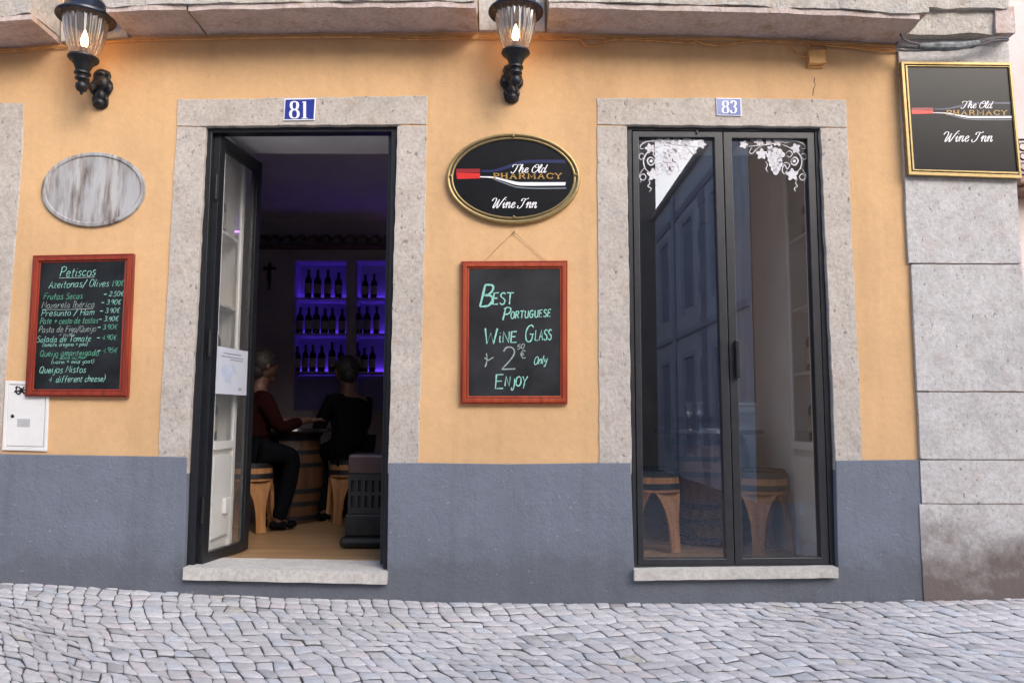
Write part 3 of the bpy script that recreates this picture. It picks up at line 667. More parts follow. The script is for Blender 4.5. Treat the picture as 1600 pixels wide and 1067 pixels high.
# frosted vine decoration on both panes
def decal(flip):
    mb = MB(); Y = GY - .0012
    fx = (lambda x: x) if not flip else (lambda x: 997.5 + (1261 - x) * 1.0)
    def rib(pts, w): ribbon(mb, crom([(fx(x), y) for x, y in pts], 7), w, Y, jit=.08, taper=True)
    def disc(x, y, r, n_=12, lob=0):
        vs = [P(fx(x), y, Y)]
        for k in range(n_):
            a_ = 2 * math.pi * k / n_; rr = r * (1 + (lob * math.cos(5 * a_) if lob else 0)); vs.append(P(fx(x) + rr * math.cos(a_), y + rr * math.sin(a_), Y))
        mb.add(vs, [(0, 1 + k, 1 + (k + 1) % n_) for k in range(n_)])
    def leaf(x, y, r, rot=0):
        vs = [P(fx(x), y, Y)]; n_ = 25
        for k in range(n_):
            a_ = 2 * math.pi * k / n_; rr = r * (.82 + .22 * math.cos(5 * (a_ + rot)) + .06 * math.cos(11 * a_)); vs.append(P(fx(x) + rr * math.cos(a_), y + rr * math.sin(a_), Y))
        mb.add(vs, [(0, 1 + k, 1 + (k + 1) % n_) for k in range(n_)])
    leaf(1162, 226, 7); leaf(1190, 241, 9, .3); leaf(1186, 221, 8, .8); leaf(1215, 222, 7.5, .2); leaf(1243, 232, 8, .6); leaf(1238, 273, 10, .4); leaf(1204, 233, 6); leaf(1201, 222, 5); leaf(1228, 220, 5, .5)
    for (x, y) in [(1204, 236), (1211, 235), (1218, 237), (1202, 243), (1209, 243), (1216, 244), (1222, 242), (1204, 250), (1211, 251), (1218, 251), (1206, 257), (1213, 258), (1219, 257), (1209, 264), (1215, 264), (1212, 269)]: disc(x, y, 4.6)
    rib([(1167, 229), (1180, 228), (1200, 226), (1225, 222), (1245, 221), (1256, 226), (1258, 232), (1253, 233)], 1.8)
    rib([(1222, 226), (1236, 232), (1248, 240), (1253, 252), (1250, 264), (1243, 270)], 1.9)
    rib([(1175, 230), (1171, 238), (1176, 240), (1182, 233), (1190, 229)], 1.4)
    rib([(1250, 262), (1256, 268), (1259, 276), (1254, 282), (1249, 277), (1253, 272), (1258, 276), (1257, 286)], 1.4)
    rib([(1246, 280), (1243, 286), (1246, 291), (1241, 295), (1244, 300)], 1.4)
    rib([(1222, 258), (1228, 254), (1234, 258), (1230, 264), (1226, 258), (1222, 266), (1226, 272), (1230, 266)], 1.5)
    rib([(1228, 240), (1233, 236), (1238, 240), (1234, 246), (1229, 243)], 1.3)
    rib([(1250, 246), (1255, 240), (1260, 244), (1257, 250), (1253, 246)], 1.3)
    rib([(1236, 250), (1242, 246), (1247, 251), (1243, 258), (1237, 256), (1236, 250)], 2.2); disc(1241, 252, 2.6)
    rib([(1196, 252), (1199, 258), (1197, 264), (1200, 269)], 1.3)
    for x0 in (1172, 1197, 1232):
        rib([(x0, 217), (x0 + 4, 220), (x0 + 8, 217)], 1.3)
    mb.build('vine_film', M['frost'], door83)
decal(False); decal(True)

# ------------------------------------------------------------------ signs and boards
def ell(cx, cy, rx, ry, n_=72): return [(cx + rx * math.cos(2 * math.pi * k / n_), cy + ry * math.sin(2 * math.pi * k / n_)) for k in range(n_)]
def bottle_art(root, sx, sy, ox, oy, Y, h=1.0):
    T = lambda L: [(ox + x * sx, oy + y * sy) for x, y in L]
    def poly(L, mat, name, dy=0):
        mb = MB(); pts = T(L); mb.add([P(x, y, Y - dy) for x, y in pts], [tuple(range(len(pts)))]); mb.build(name, mat, root)
    def strip(top, bot, mat, name, dy=0):
        mb = MB(); a_ = T(crom(top, 5)); b_ = T(crom(bot, 5)); k = min(len(a_), len(b_))
        mb.add([P(x, y, Y - dy) for x, y in a_[:k]] + [P(x, y, Y - dy) for x, y in b_[:k]], [(i, i + 1, k + i + 1, k + i) for i in range(k - 1)]); mb.build(name, mat, root)
    poly([(-89, -15), (-52, -15), (-52, -9), (-89, -9)], M['darkredpaint'], 'printed_capsule')
    poly([(-89, -9), (-52, -8), (-52, 0), (-88, 1)], M['redpaint'], 'printed_capsule')
    strip([(-52, -3.2), (-30, -2.6), (-12, 1.5), (6, 5.5), (24, 6), (82, 6)], [(-52, -1.6), (-32, -.2), (-14, 4.5), (4, 10), (24, 11.5), (81, 11)], M['whitepaint'], 'printed_bottle')
    strip([(-30, 1.0), (-14, 6.5), (4, 12.5), (24, 14.5), (50, 14.8), (83, 14.5)], [(-30, 2.0), (-14, 8), (4, 14), (24, 16), (50, 16.4), (83, 16)], M['greypaint'], 'printed_bottle')
    strip([(-50, -13), (-30, -14), (-10, -20), (10, -27), (30, -29), (82, -29)], [(-50, -10), (-30, -10), (-10, -15), (10, -22), (30, -24), (82, -24)], M['bluepaint'], 'printed_bottle')
def slab(mb, s, x, y, h, width, Y, w):
    tb = {'P': "!1,0 1,10;!1,10 4.5,10 6,9 6.4,7.4 6,5.8 4.5,4.8 1,4.8;!-.5,0 2.8,0;!-.5,10 1,10", 'H': "!1,0 1,10;!7,0 7,10;!1,5 7,5;!-.4,0 2.4,0;!-.4,10 2.4,10;!5.6,0 8.4,0;!5.6,10 8.4,10",
          'A': "!0.8,0 4,10 7.2,0;!2,3.5 6,3.5;!-.6,0 2,0;!6,0 8.6,0", 'R': "!1,0 1,10;!1,10 4.5,10 6,9 6.3,7.4 6,6 4.5,5 1,5;!4,5 7,0;!-.4,0 2.4,0;!6,0 8.2,0;!-.4,10 1,10",
          'M': "!1,0 1,10 4.8,2 8.6,10 8.6,0;!-.3,0 2.2,0;!7.4,0 9.8,0;!-.3,10 1,10;!8.6,10 9.8,10", 'C': "7.4,7.4 6.4,9.4 4,10 1.4,8.6 .4,5 1.4,1.4 4,0 6.4,.6 7.6,2.6;!7.4,10 7.4,7", 'Y': "!0.8,10 4,5 7.2,10;!4,5 4,0;!2.4,0 5.6,0;!-.4,10 2,10;!6,10 8.4,10"}
    text(mb, s, x, y, h, width, w, Y, 0, 0, tb, .55, 0, 2.2)

# oval sign
c = P(802, 278, -.03); rx = (P(907, 278, -.03).x - P(697, 278, -.03).x) / 2; rz = (P(802, 207, -.03).z - P(802, 349.5, -.03).z) / 2
osn = thing('oval_sign', (c.x, 0, c.z), 'oval black sign with gold rim and wine bottle drawing above the chalkboard', 'sign')
MB().ring(c.x, c.z, rx, rz, [(0, 0), (0, -.022), (.004, -.030), (.012, -.032), (.020, -.028), (.022, -.020), (.026, -.020), (.028, -.028), (.034, -.031), (.040, -.027), (.041, -.016), (.041, 0)]).build('rim', M['gold'], osn, smooth=True)
mb = MB(); mb.prism([(c.x + (rx - .039) * math.cos(2 * math.pi * k / 80), c.z + (rz - .039) * math.sin(2 * math.pi * k / 80)) for k in range(80)], -.020, -.002); oface = mb.build('face', M['signface'], osn)
SY = -.0215
bottle_art(oface, 1, 1, 802, 279, SY)
mb = MB(); ribbon(mb, ell(802, 278, 98.2, 64.2, 96) + [ell(802, 278, 98.2, 64.2, 96)[0]], 1.1, -.0215); mb.build('groove_line', M['ink'], oface)
mb = MB(); text(mb, 'The Old', 799, 270, 12.5, 52, 1.5, SY - .001, .25, 0, SC, .42, 0); text(mb, 'Wine Inn', 768, 325, 14.5, 68, 1.7, SY - .001, .28, 0, SC, .42, 0); mb.build('lettering', M['whitepaint'], oface)
mb = MB(); slab(mb, 'PHARMACY', 771, 279, 7.8, 107, SY - .001, 2.2); mb.build('lettering', M['goldpaint'], oface)
for px, py in [(802, 213), (803, 339), (704.5, 275), (899, 273)]:
    q = P(px, py, -.033); MB().lathe([(.001, 0), (.008, 0), (.008, 0), (.001, 0)], q, 10).sphere(q, .0085, 10, 6).build('screw', M['gold'], osn, smooth=True)

# rectangular sign on the pilaster
rsY = -.055
c = P(1500, 185, rsY)
rs = thing('wall_sign', (c.x, -.02, c.z), 'rectangular black sign with gold frame and wine bottle drawing on the stone pilaster', 'sign')
out = [(1408, 96), (1580, 98), (1597, 279), (1420, 273)]; i1 = [(1413, 100.5), (1577, 102.5), (1593, 273.5), (1424.5, 268)]
i2 = [(1414.5, 102), (1576.5, 104), (1592, 272), (1426, 266.5)]; i3 = [(1418, 104), (1576, 105.5), (1591, 269), (1429, 264.5)]
mb = MB(); mb.ppx(out, rsY, -.022, [i1]); mb.ppx(i2, rsY + .002, -.022, [i3]); mb.build('frame', M['gold'], rs, bevel=.002)
rface = MB().ppx([(1412, 100), (1578, 102), (1594, 275), (1423, 269)], rsY + .010, -.023).build('face', M['signface'], rs)
SY2 = rsY + .0085
bottle_art(rface, .92, .62, 1506, 178, SY2)
mb = MB(); text(mb, 'The Old', 1502, 169.5, 11, 46, 1.3, SY2 - .001, .25, 0, SC, .42, 0); text(mb, 'Wine Inn', 1474, 221.5, 14.5, 74, 1.7, SY2 - .001, .28, 0, SC, .42, 0); mb.build('lettering', M['whitepaint'], rface)
mb = MB(); slab(mb, 'PHARMACY', 1479, 179.5, 6.6, 95, SY2 - .001, 2.0); mb.build('lettering', M['goldpaint'], rface)

# weathered blank oval plaque
c = P(144.5, 295.5, -.02); rx = (P(226, 295, -.02).x - P(63, 295, -.02).x) / 2; rz = (P(144, 237, -.02).z - P(144, 354, -.02).z) / 2
m, nt, b = base_mat('weathered_board')
s1 = tex(nt, 'noise', 26, 6, .65, stretch=(1, 1, .13)); s2 = tex(nt, 'noise', 8, 4, .6, stretch=(1, 1, .3), seed=4)
cc = ramp(nt, s1, [(0.38, (.13, .105, .095)), (0.50, (.30, .27, .255)), (0.60, (.44, .43, .42))]); cc = mixc(nt, ramp(nt, s2, [(0.45, (0, 0, 0)), (0.65, (.8, .8, .8))]), cc, (.40, .40, .41))
nt.links.new(cc, b.inputs['Base Color']); b.inputs['Roughness'].default_value = .8; bump(nt, b, s1, .5, .004)
plq = thing('oval_plaque', (c.x, 0, c.z), 'blank grey oval plaque with peeling weathered paint above the menu board', 'plaque')
tilt = R(0)
MB().ring(c.x, c.z, rx, rz, [(0, 0), (0, -.012), (.004, -.018), (.020, -.020), (.026, -.016), (.028, -.013), (.028, 0)]).build('rim', m, plq, smooth=True)
MB().prism([(c.x + (rx - .026) * math.cos(2 * math.pi * k / 72), c.z + (rz - .026) * math.sin(2 * math.pi * k / 72)) for k in range(72)], -.013, -.001).build('face', m, plq)

# chalkboards
def board(name, outer, inner, label, Yf, fmat, smat):
    c_ = P(sum(p[0] for p in outer) / 4, sum(p[1] for p in outer) / 4, Yf)
    t = thing(name, (c_.x, 0, c_.z), label, 'chalkboard')
    mid = [tuple(o[k] + (i[k] - o[k]) * .72 for k in (0, 1)) for o, i in zip(outer, inner)]
    mid2 = [tuple(o[k] + (i[k] - o[k]) * .74 for k in (0, 1)) for o, i in zip(outer, inner)]
    o2 = [tuple(o[k] + (i[k] - o[k]) * .22 for k in (0, 1)) for o, i in zip(outer, inner)]
    o3 = [tuple(o[k] + (i[k] - o[k]) * .20 for k in (0, 1)) for o, i in zip(outer, inner)]
    mb = MB(); mb.ppx(outer, Yf + .008, -.004, [o3]); mb.ppx(o2, Yf, -.004, [mid]); mb.ppx(mid2, Yf + .010, -.004, [inner])
    mb.build('frame', fmat, t, bevel=.003)
    ins = [tuple(i[k] + (o[k] - i[k]) * .25 for k in (0, 1)) for o, i in zip(outer, inner)]
    return MB().ppx(ins, Yf + .014, -.003).build('slate', smat, t)
b2 = board('chalkboard', [(720, 408), (887, 407), (887, 631.5), (719, 631.5)], [(733, 420), (875, 420), (875.5, 618.5), (732, 618.5)], 'chalkboard advertising best wine glass, hung by string under the oval sign', -.034, M['redwood2'], M['slate2'])
TY = -.034 + .0125
mb = MB(); kw = dict(Y=TY, jit=.3)
text(mb, 'B', 750, 479, 34, 17, 3.0, slant=.22, **kw); text(mb, 'EST', 770, 475.5, 18, 31, 2.0, slant=.10, **kw)
text(mb, 'P', 785, 500, 19, 10, 2.0, slant=.2, **kw); text(mb, 'ORTUGUESE', 798, 498, 11, 62, 1.6, slant=.10, rise=.06, gap=2.4, **kw)
text(mb, 'W', 757, 537, 24, 19, 2.1, slant=.05, **kw); text(mb, 'iNE', 780, 535, 17, 27, 1.9, slant=.05, **kw); text(mb, 'G', 820, 534, 26, 13, 1.9, slant=.12, **kw); text(mb, 'LASS', 836, 532, 16, 25, 1.7, slant=.08, rise=.05, **kw)
text(mb, 'E', 774, 607, 22, 12, 2.0, slant=.05, **kw); text(mb, 'NJOY', 789, 603, 15, 34, 1.8, slant=.10, **kw)
text(mb, 'Only', 834, 570, 12, 20, 1.3, slant=.22, rise=.15, **kw)
mb.build('chalk_writing', M['chalk'], b2)
mb = MB(); text(mb, '2', 784, 578, 36, 21, 2.0, slant=.05, **kw); text(mb, '.', 804, 549, 7, 2, 1.6, **kw); text(mb, '50', 808, 546, 7, 11, 1.2, slant=.1, rise=.2, **kw); text(mb, '€', 813, 560, 13, 8, 1.4, **kw)
ribbon(mb, [(760, 552), (761, 560), (760, 568), (758, 573)], 1.8, TY, jit=.4); ribbon(mb, [(757, 559), (763, 563), (771, 558)], 1.8, TY, jit=.4); mb.build('chalk_writing', M['chalk3'], b2)
nail = P(803, 362.5, -.012)
mb = MB(); mb.tube([P(757, 408, -.01), P(780, 384, -.010), nail], .0014, 6); mb.tube([nail, P(830, 387, -.010), P(853, 408, -.01)], .0014, 6); mb.tube([nail, nail + Vector((.004, 0, -.02)), nail + Vector((.008, 0, -.012))], .001, 5); mb.build('hanging_string', M['string'], b2.parent)
MB().tube([nail + Vector((0, -.006, 0)), nail + Vector((0, .02, 0))], .0035, 8).build('nail', M['iron'], b2.parent)

b1 = board('chalkboard', [(51, 399), (209, 396), (199.5, 621), (38, 619.5)], [(63.5, 411), (195, 408), (186, 608), (52, 608)], 'handwritten menu chalkboard in dark red frame below the blank oval plaque', -.036, M['redwood'], M['slate'])
TY = -.036 + .0125
mA, mBk, mC = MB(), MB(), MB()
def ln(mb, s, x, y, h, w, lw=1.15, rise=.02): text(mb, s, x, y, h, w, lw * .66, TY, .28, rise, None, None, .35, 1.7, .5)
ln(mA, 'Petiscos', 93, 432, 14, 55, 1.4); ribbon(mC, [(92, 434.5), (120, 434), (148, 433)], 1.0, TY, jit=.3)
ln(mA, 'Azeitonas/ Olives', 76, 450, 11, 93, 1.1, .025); ln(mBk, '1.90€', 174, 447, 8.5, 18, 1.1)
rows = [('Frutas Secas', 68, 468, 60, '2.50€', 463, 163), ('Mozarela Ibérica', 65, 481.5, 82, '3.90€', 476, 159), ('Presunto / Ham', 64, 494, 82, '3.90€', 489, 157),
        ('Pate + cesto de tostas', 62, 506.5, 90, '3.90€', 502, 155), ('Pasta de Figo/Queijo', 60, 519.5, 89, '3.90€', 514.5, 153), ('Salada de Tomate', 57, 535, 84, '4.90€', 531, 152), ('Queijo amanteigado', 62, 557, 91, '4.95€', 551, 153)]
G['é'] = G['e'] + ";2,7.4 3.6,8.8"
for i, (s, x, y, w, pr, py, px) in enumerate(rows):
    tgt = (mBk, mC, mA)[i % 3] if i != 6 else mBk
    ln(tgt, s, x, y, 9.5, w, 1.0, .02); ribbon(mA, [(px - .5, py - 3), (px + 4, py - 3.3)], 1.1, TY, jit=.3); ln(mA if i < 4 else mBk, pr, px + 7, py, 7.5, 22, .95)
ribbon(mC, [(66, 483.5), (100, 484), (146, 482)], .8, TY, jit=.3)
ln(mC, '+ tostas', 92, 526, 5.5, 24, .7); ln(mA, '(tomate, oregano + pao)', 66, 541.5, 5.5, 70, .75); ln(mBk, '+ doce ou mel', 86, 561.5, 5, 46, .75); ln(mA, '(warm + mild goat)', 80, 568.5, 6, 66, .8)
ln(mA, 'Queijos Mistos', 61, 583, 10.5, 72, 1.2); ln(mA, '4', 76, 596, 7, 4, 1.1); ln(mA, 'different cheese)', 87, 597, 9.5, 76, 1.1)
mA.build('chalk_writing', M['chalk'], b1); mBk.build('chalk_writing', M['chalk2'], b1); mC.build('chalk_writing', M['chalk3'], b1)

# number plates
def plate(outer, num, label, blue, x0, y0, h, ws):
    c_ = P(outer[0][0], outer[0][1]); t = thing('number_plate', (c_.x, -.006, c_.z), label, 'number plate')
    pl_ = MB().ppx(outer, -.014, -.0065).build('plate', M['platewhite'], t, bevel=.0015)
    cx_ = sum(p[0] for p in outer) / 4; cy_ = sum(p[1] for p in outer) / 4
    inn = [(cx_ + (x - cx_) * .93, cy_ + (y - cy_) * .90) for x, y in outer]
    MB().ppx(inn, -.0152, -.0142).build('blue_field', blue, pl_)
    mb = MB()
    D = {'8': "5,10 2.4,9.4 1.6,7.6 2.6,5.8 5,5.3 7.4,5.8 8.4,7.6 7.6,9.4 5,10;5,5.3 2,4.4 .9,2.6 2,.7 5,0 8,.7 9.1,2.6 8,4.4 5,5.3",
         '1': "!4,0 4,10;!1,0 7,0;!1.6,9.6 4,9.8", '3': "1.4,8 2.6,9.6 5,10 7.4,9 7.6,7.2 6,5.6 4,5.3;4,5.3 7,4.6 8.2,2.6 7,.6 4.4,0 2,.5 .9,2.2"}
    text(mb, num, x0, y0, h, ws, h * .17, -.0162, 0, 0, D, .30, 0, 2.6); mb.build('numerals', M['platewhite'], pl_)
plate([(444.5, 154.5), (493.5, 153.5), (491.5, 188), (442.5, 188.5)], '81', 'deep blue house number plate 81 on the lintel over the open door', M['plateblue'], 452.5, 185, 26, 28)
plate([(1119, 153), (1158, 154), (1159, 181.5), (1120, 180.5)], '83', 'pale blue house number plate 83 on the lintel over the closed door', M['plateblue2'], 1128, 177, 19, 22)

# meter cabinet with scribble
c_ = P(38, 650); mc = thing('meter_cabinet', (c_.x, 0, c_.z), 'white metal utility cabinet with black scribble, half under the menu board', 'utility box')
MB().ppx([(8, 594.5), (77, 597), (72.5, 705), (3, 703)], -.012, -.001, [[(13, 600), (72, 602), (68, 698.5), (8.5, 697)]]).build('frame', M['cabinet'], mc, bevel=.002)
MB().ppx([(13.8, 601), (71.2, 603), (67.2, 697.5), (9.3, 696)], -.009, -.001).build('door', M['cabinet'], mc, bevel=.002)
MB().ppx([(27, 654), (47, 654.5), (46.5, 667), (26.5, 666.5)], -.0105, -.0088).build('label_panel', simple('grey_label', (.42, .41, .41), .6), mc)
q = P(19.5, 650, -.012); mb = MB(); mb.sphere(q, .010, 12, 8, (1, .5, 1)); mb.build('lock', M['iron'], mc, smooth=True)
mb = MB(); 
for L in ([(24, 606), (28, 604), (34, 608), (38, 604)], [(27, 603), (25, 612), (30, 616), (33, 606)], [(28, 616), (36, 612), (40, 618)], [(32, 606), (38, 616)], [(22, 612), (34, 610), (41, 609)]): ribbon(mb, crom(L), 2.2, -.0112 if L[0][0] > 0 else -.01, jit=.4)
mb.build('scribble', M['ink'], mc)

# cables under the ledge
cb = thing('cable_run', (0, 0, P(800, 60).z), 'bundle of thin cables painted ochre, strung along the wall under the ledge', 'cable')
rn = random.Random(3)
def cable(pts, r=.0055, Y=-.014, mat='wire'):
    p2 = crom(pts, 8); mb = MB(); mb.tube([P(x, y + 2.0 + rn.uniform(-.35, .35), Y - .002 * math.sin(x * .03)) for x, y in p2], r, 6); mb.build('cable', M[mat], cb, smooth=True)
cable([(-300, 92), (0, 80), (90, 72), (200, 63), (420, 58), (560, 57), (650, 60), (760, 57), (860, 59), (905, 61), (915, 70), (935, 71), (950, 62), (1000, 61), (1080, 66), (1086, 62), (1120, 70), (1180, 63), (1250, 66), (1330, 72), (1400, 76)])
cable([(-300, 86), (0, 76.5), (100, 70), (200, 62), (400, 57), (600, 55.5), (760, 55), (900, 57), (1000, 58), (1100, 60), (1200, 62), (1300, 66), (1400, 72)], .0035, -.018)
cable([(640, 58), (700, 56), (740, 59), (820, 60), (900, 59), (930, 57), (960, 60), (1010, 58)], .003, -.022)
cable([(1200, 64), (1300, 70), (1370, 78), (1408, 79)], .004, -.016)
jb = thing('junction_box', P(1277, 92), 'small junction box painted ochre on the wall under the ledge', 'junction box')
MB().ppx([(1264, 78), (1290, 78), (1291, 99), (1265, 99)], -.04, -.001).build('lid', M['boxorange'], jb, bevel=.004)
MB().ppx([(1261, 80), (1286, 80), (1287, 106), (1262, 106)], -.012, 0).build('back_plate', M['boxorange'], jb, bevel=.002)
def jcable(pts):
    p2 = crom(pts, 8); mb = MB(); mb.tube([P(x, y, -.014) for x, y in p2], .0042, 6); mb.build('conduit', M['wire'], jb, smooth=True)
jcable([(1234, 66), (1240, 80), (1250, 88), (1264, 89)]); jcable([(1262, 68), (1264, 74), (1266, 79)]); jcable([(1300, 68), (1292, 74), (1290, 84)])
mc2 = thing('cable_bundle', P(1485, 70, -.06), 'dark weathered bundle of grey cables across the top of the stone pilaster', 'cable')
mb = MB()
for k in range(5): mb.tube([P(x, y + k * 1.5 + rn.uniform(-1, 1), -.10 - .004 * (k % 2)) for x, y in crom([(1400, 70 + k), (1435, 74), (1480, 73), (1520, 66 + k * .6), (1550, 60), (1576, 58)], 6)], .0045, 6)
mb.tube([P(x, y, -.125) for x, y in crom([(1432, 4), (1412, 24), (1406, 45), (1412, 62), (1436, 70)], 6)], .006, 8)
mb.build('cable', M['greywire'], mc2, smooth=True)
mb = MB(); 
vsr = crom([(1436, 72), (1465, 73), (1500, 72), (1530, 67)], 8); mb.tube([P(x, y, -.112) for x, y in vsr], [.010 + .014 * math.sin(math.pi * i / (len(vsr) - 1)) + rn.uniform(0, .003) for i in range(len(vsr))], 10); mb.build('wrapping', M['mould'], mc2, smooth=True)

# ------------------------------------------------------------------ wall lanterns
def lantern(px_axis, py_cap, plate_px, label, arm_dx=0):
    Y = -.21; cap = P(px_axis, py_cap, Y); X0, Z0 = cap.x, cap.z
    pl = P(plate_px[0], plate_px[1], -.02)
    t = thing('wall_lantern', (pl.x, 0, pl.z), label, 'wall lantern', 'wall lanterns')
    C = lambda dz: (X0, Y, Z0 + dz)
    # cap: flat brim with domed hood
    MB().lathe([(.06, .0), (.152, -.022), (.158, -.016), (.157, -.006), (.128, .010), (.118, .022), (.112, .060), (.085, .10), (.045, .13), (.02, .14), (.018, .16), (.001, .17)], C(0), 48).build('cap', M['lampcap'], t, smooth=True)
    MB().lathe([(.118, -.012), (.113, -.06), (.104, -.12), (.090, -.18), (.070, -.232), (.058, -.250), (.054, -.250), (.066, -.230), (.085, -.18), (.099, -.12), (.108, -.06), (.113, -.012)], C(0), 176, 22, .030, closed=True).build('glass_shade', M['lampglass'], t, smooth=True, autosmooth=80)
    MB().lathe([(.001, -.246), (.080, -.246), (.082, -.256), (.074, -.266), (.058, -.276), (.046, -.300), (.038, -.320), (.034, -.330), (.044, -.336), (.044, -.345), (.030, -.352), (.028, -.362), (.038, -.368), (.038, -.376), (.024, -.384), (.020, -.392), (.032, -.404), (.034, -.422), (.026, -.440), (.010, -.450), (.007, -.462), (.001, -.466)], C(0), 28).build('stem', M['iron'], t, smooth=True)
    MB().lathe([(.001, -.245), (.020, -.245), (.020, -.19), (.016, -.185), (.001, -.185)], C(0), 16).build('lamp_holder', M['socket'], t, smooth=True)
    MB().lathe([(.001, -.186), (.012, -.182), (.019, -.160), (.019, -.140), (.012, -.112), (.005, -.092), (.001, -.082)], C(0), 16).build('bulb', M['bulb'], [k_ for k_ in kids(t) if k_.name.startswith('lamp_holder')][0], smooth=True)
    # arm from stem to wall plate
    a0 = Vector(C(-.345)); a3 = Vector((pl.x, -.03, pl.z + .02))
    pts = [a0, a0 + Vector((0, .03, -.03)), a0 + Vector(((a3.x - a0.x) * .4, .09, -.045)), a3 + Vector((0, -.05, -.02)), a3]
    cr = []
    for i in range(len(pts) - 1):
        for s_ in range(6):
            u = s_ / 6; cr.append(pts[i].lerp(pts[i + 1], u))
    cr.append(pts[-1]); MB().tube(cr, [.016 + .004 * math.sin(i) for i in range(len(cr))], 10).build('arm', M['iron'], t, smooth=True)
    # ornamental cast rose plate
    mb = MB(); n_ = 40
    prof = [(-.128, .018), (-.112, .040), (-.085, .046), (-.060, .036), (-.035, .052), (0, .068), (.035, .062), (.055, .046), (.075, .052), (.100, .044), (.112, .018)]
    outl = [(pl.x + w_, pl.z + z_) for z_, w_ in prof] + [(pl.x - w_, pl.z + z_) for z_, w_ in reversed(prof)]
    mb.prism(outl, -.016, -.001); 
    mb.sphere((pl.x, -.018, pl.z + .03), .048, 16, 10, (1, .55, 1.1)); mb.sphere((pl.x, -.018, pl.z - .045), .030, 14, 8, (1, .7, 1.3)); mb.sphere((pl.x, -.02, pl.z - .095), .034, 14, 8, (1, .9, .9)); mb.sphere((pl.x, -.02, pl.z + .083), .036, 14, 8, (1, .7, .8))
    for s_ in (-1, 1):
        mb.sphere((pl.x + s_ * .048, -.014, pl.z + .0), .022, 10, 6, (1, .7, 1.6)); mb.sphere((pl.x + s_ * .034, -.014, pl.z - .07), .016, 10, 6, (1, .8, 1.4))
    mb.build('wall_plate', M['iron'], t, bevel=.003, smooth=True)
    return t
lantern(134.5, 26, (157, 137), 'left of two lit black wall lanterns, over the blank oval plaque')
lantern(806, 17, (799.5, 128), 'lit black wall lantern over the gold rimmed oval sign')

# ------------------------------------------------------------------ interior
CZ = EYE + 2.15; BY = 3.9
IXL, IXR = -2.9, 2.35
tag(MB().box(IXL, IXR, .291, 4.4, FZ - .06, FZ - .004).build('interior_floor', M['floor']), kind='structure')
zs81 = P(470, 207, .1).z
mb = MB(); mb.box(IXL, IXR, .57, 4.4, CZ, CZ + .1); tag(mb.build('interior_ceiling', M['ceil']), kind='structure')
mb = MB(); mb.box(IXL, IXR, WT + .001, .569, zs81 + .03, zs81 + .9); tag(mb.build('interior_soffit', M['inwhite']), kind='structure')
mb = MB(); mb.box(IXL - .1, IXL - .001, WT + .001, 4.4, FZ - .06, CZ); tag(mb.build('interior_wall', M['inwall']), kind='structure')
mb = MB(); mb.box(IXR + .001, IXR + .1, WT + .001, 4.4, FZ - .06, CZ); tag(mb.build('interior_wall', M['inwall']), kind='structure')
# inner face of the front wall around and between the doors
xd = P(606, 500, .1).x; xe = P(988, 500, .1).x; xrr = P(1300, 500, .1).x
mb = MB(); mb.box(xd + .06, xe - .03, WT + .002, .568, FZ - .05, zs81 + .029); tag(mb.build('interior_pier', M['inwhite']), kind='structure')
# back wall with two lit niches
n1 = [(460, 407), (541, 407), (541, 641), (459, 641)]; n2 = [(556, 407), (640, 407), (640, 641), (555, 641)]
outer = [(IXL, FZ - .06), (IXR, FZ - .06), (IXR, CZ), (IXL, CZ)]
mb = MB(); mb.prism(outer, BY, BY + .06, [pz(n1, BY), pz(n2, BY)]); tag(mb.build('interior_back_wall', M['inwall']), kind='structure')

def shelf_unit(rect, ys, label):
    a_ = P(rect[0][0], rect[0][1], BY); b_ = P(rect[2][0], rect[2][1], BY)
    t = thing('wall_shelves', (a_.x, BY, b_.z), label, 'shelves')
    x0, x1, z0, z1 = min(a_.x, P(rect[3][0], 641, BY).x), b_.x, b_.z, a_.z
    mb = MB(); mb.box(x0 - .02, x1 + .02, BY + .30, BY + .32, z0 - .02, z1 + .02); mb.box(x0 - .02, x0 - .001, BY + .061, BY + .30, z0, z1); mb.box(x1 + .001, x1 + .02, BY + .061, BY + .30, z0, z1); mb.box(x0 - .02, x1 + .02, BY + .061, BY + .30, z0 - .02, z0 - .001); mb.box(x0 - .02, x1 + .02, BY + .061, BY + .30, z1 + .001, z1 + .02)
    mb.build('back_panel', M['niche'], t)
    zs = []
    for y in ys:
        z = P(500, y, BY).z; zs.append(z)
        MB().box(x0 + .001, x1 - .001, BY + .03, BY + .285, z - .02, z).build('shelf', M['niche'], t)
        MB().box(x0 + .012, x1 - .012, BY + .262, BY + .282, z + .0005, z + .010).build('light_strip', M['led'], t)
    return t, zs
u1, zs1 = shelf_unit(n1, (464, 520, 580), 'blue lit wine shelves seen through the open door, the wider niche')
u2, zs2 = shelf_unit(n2, (464, 520, 580), 'blue lit wine shelves at the right edge of the open doorway')
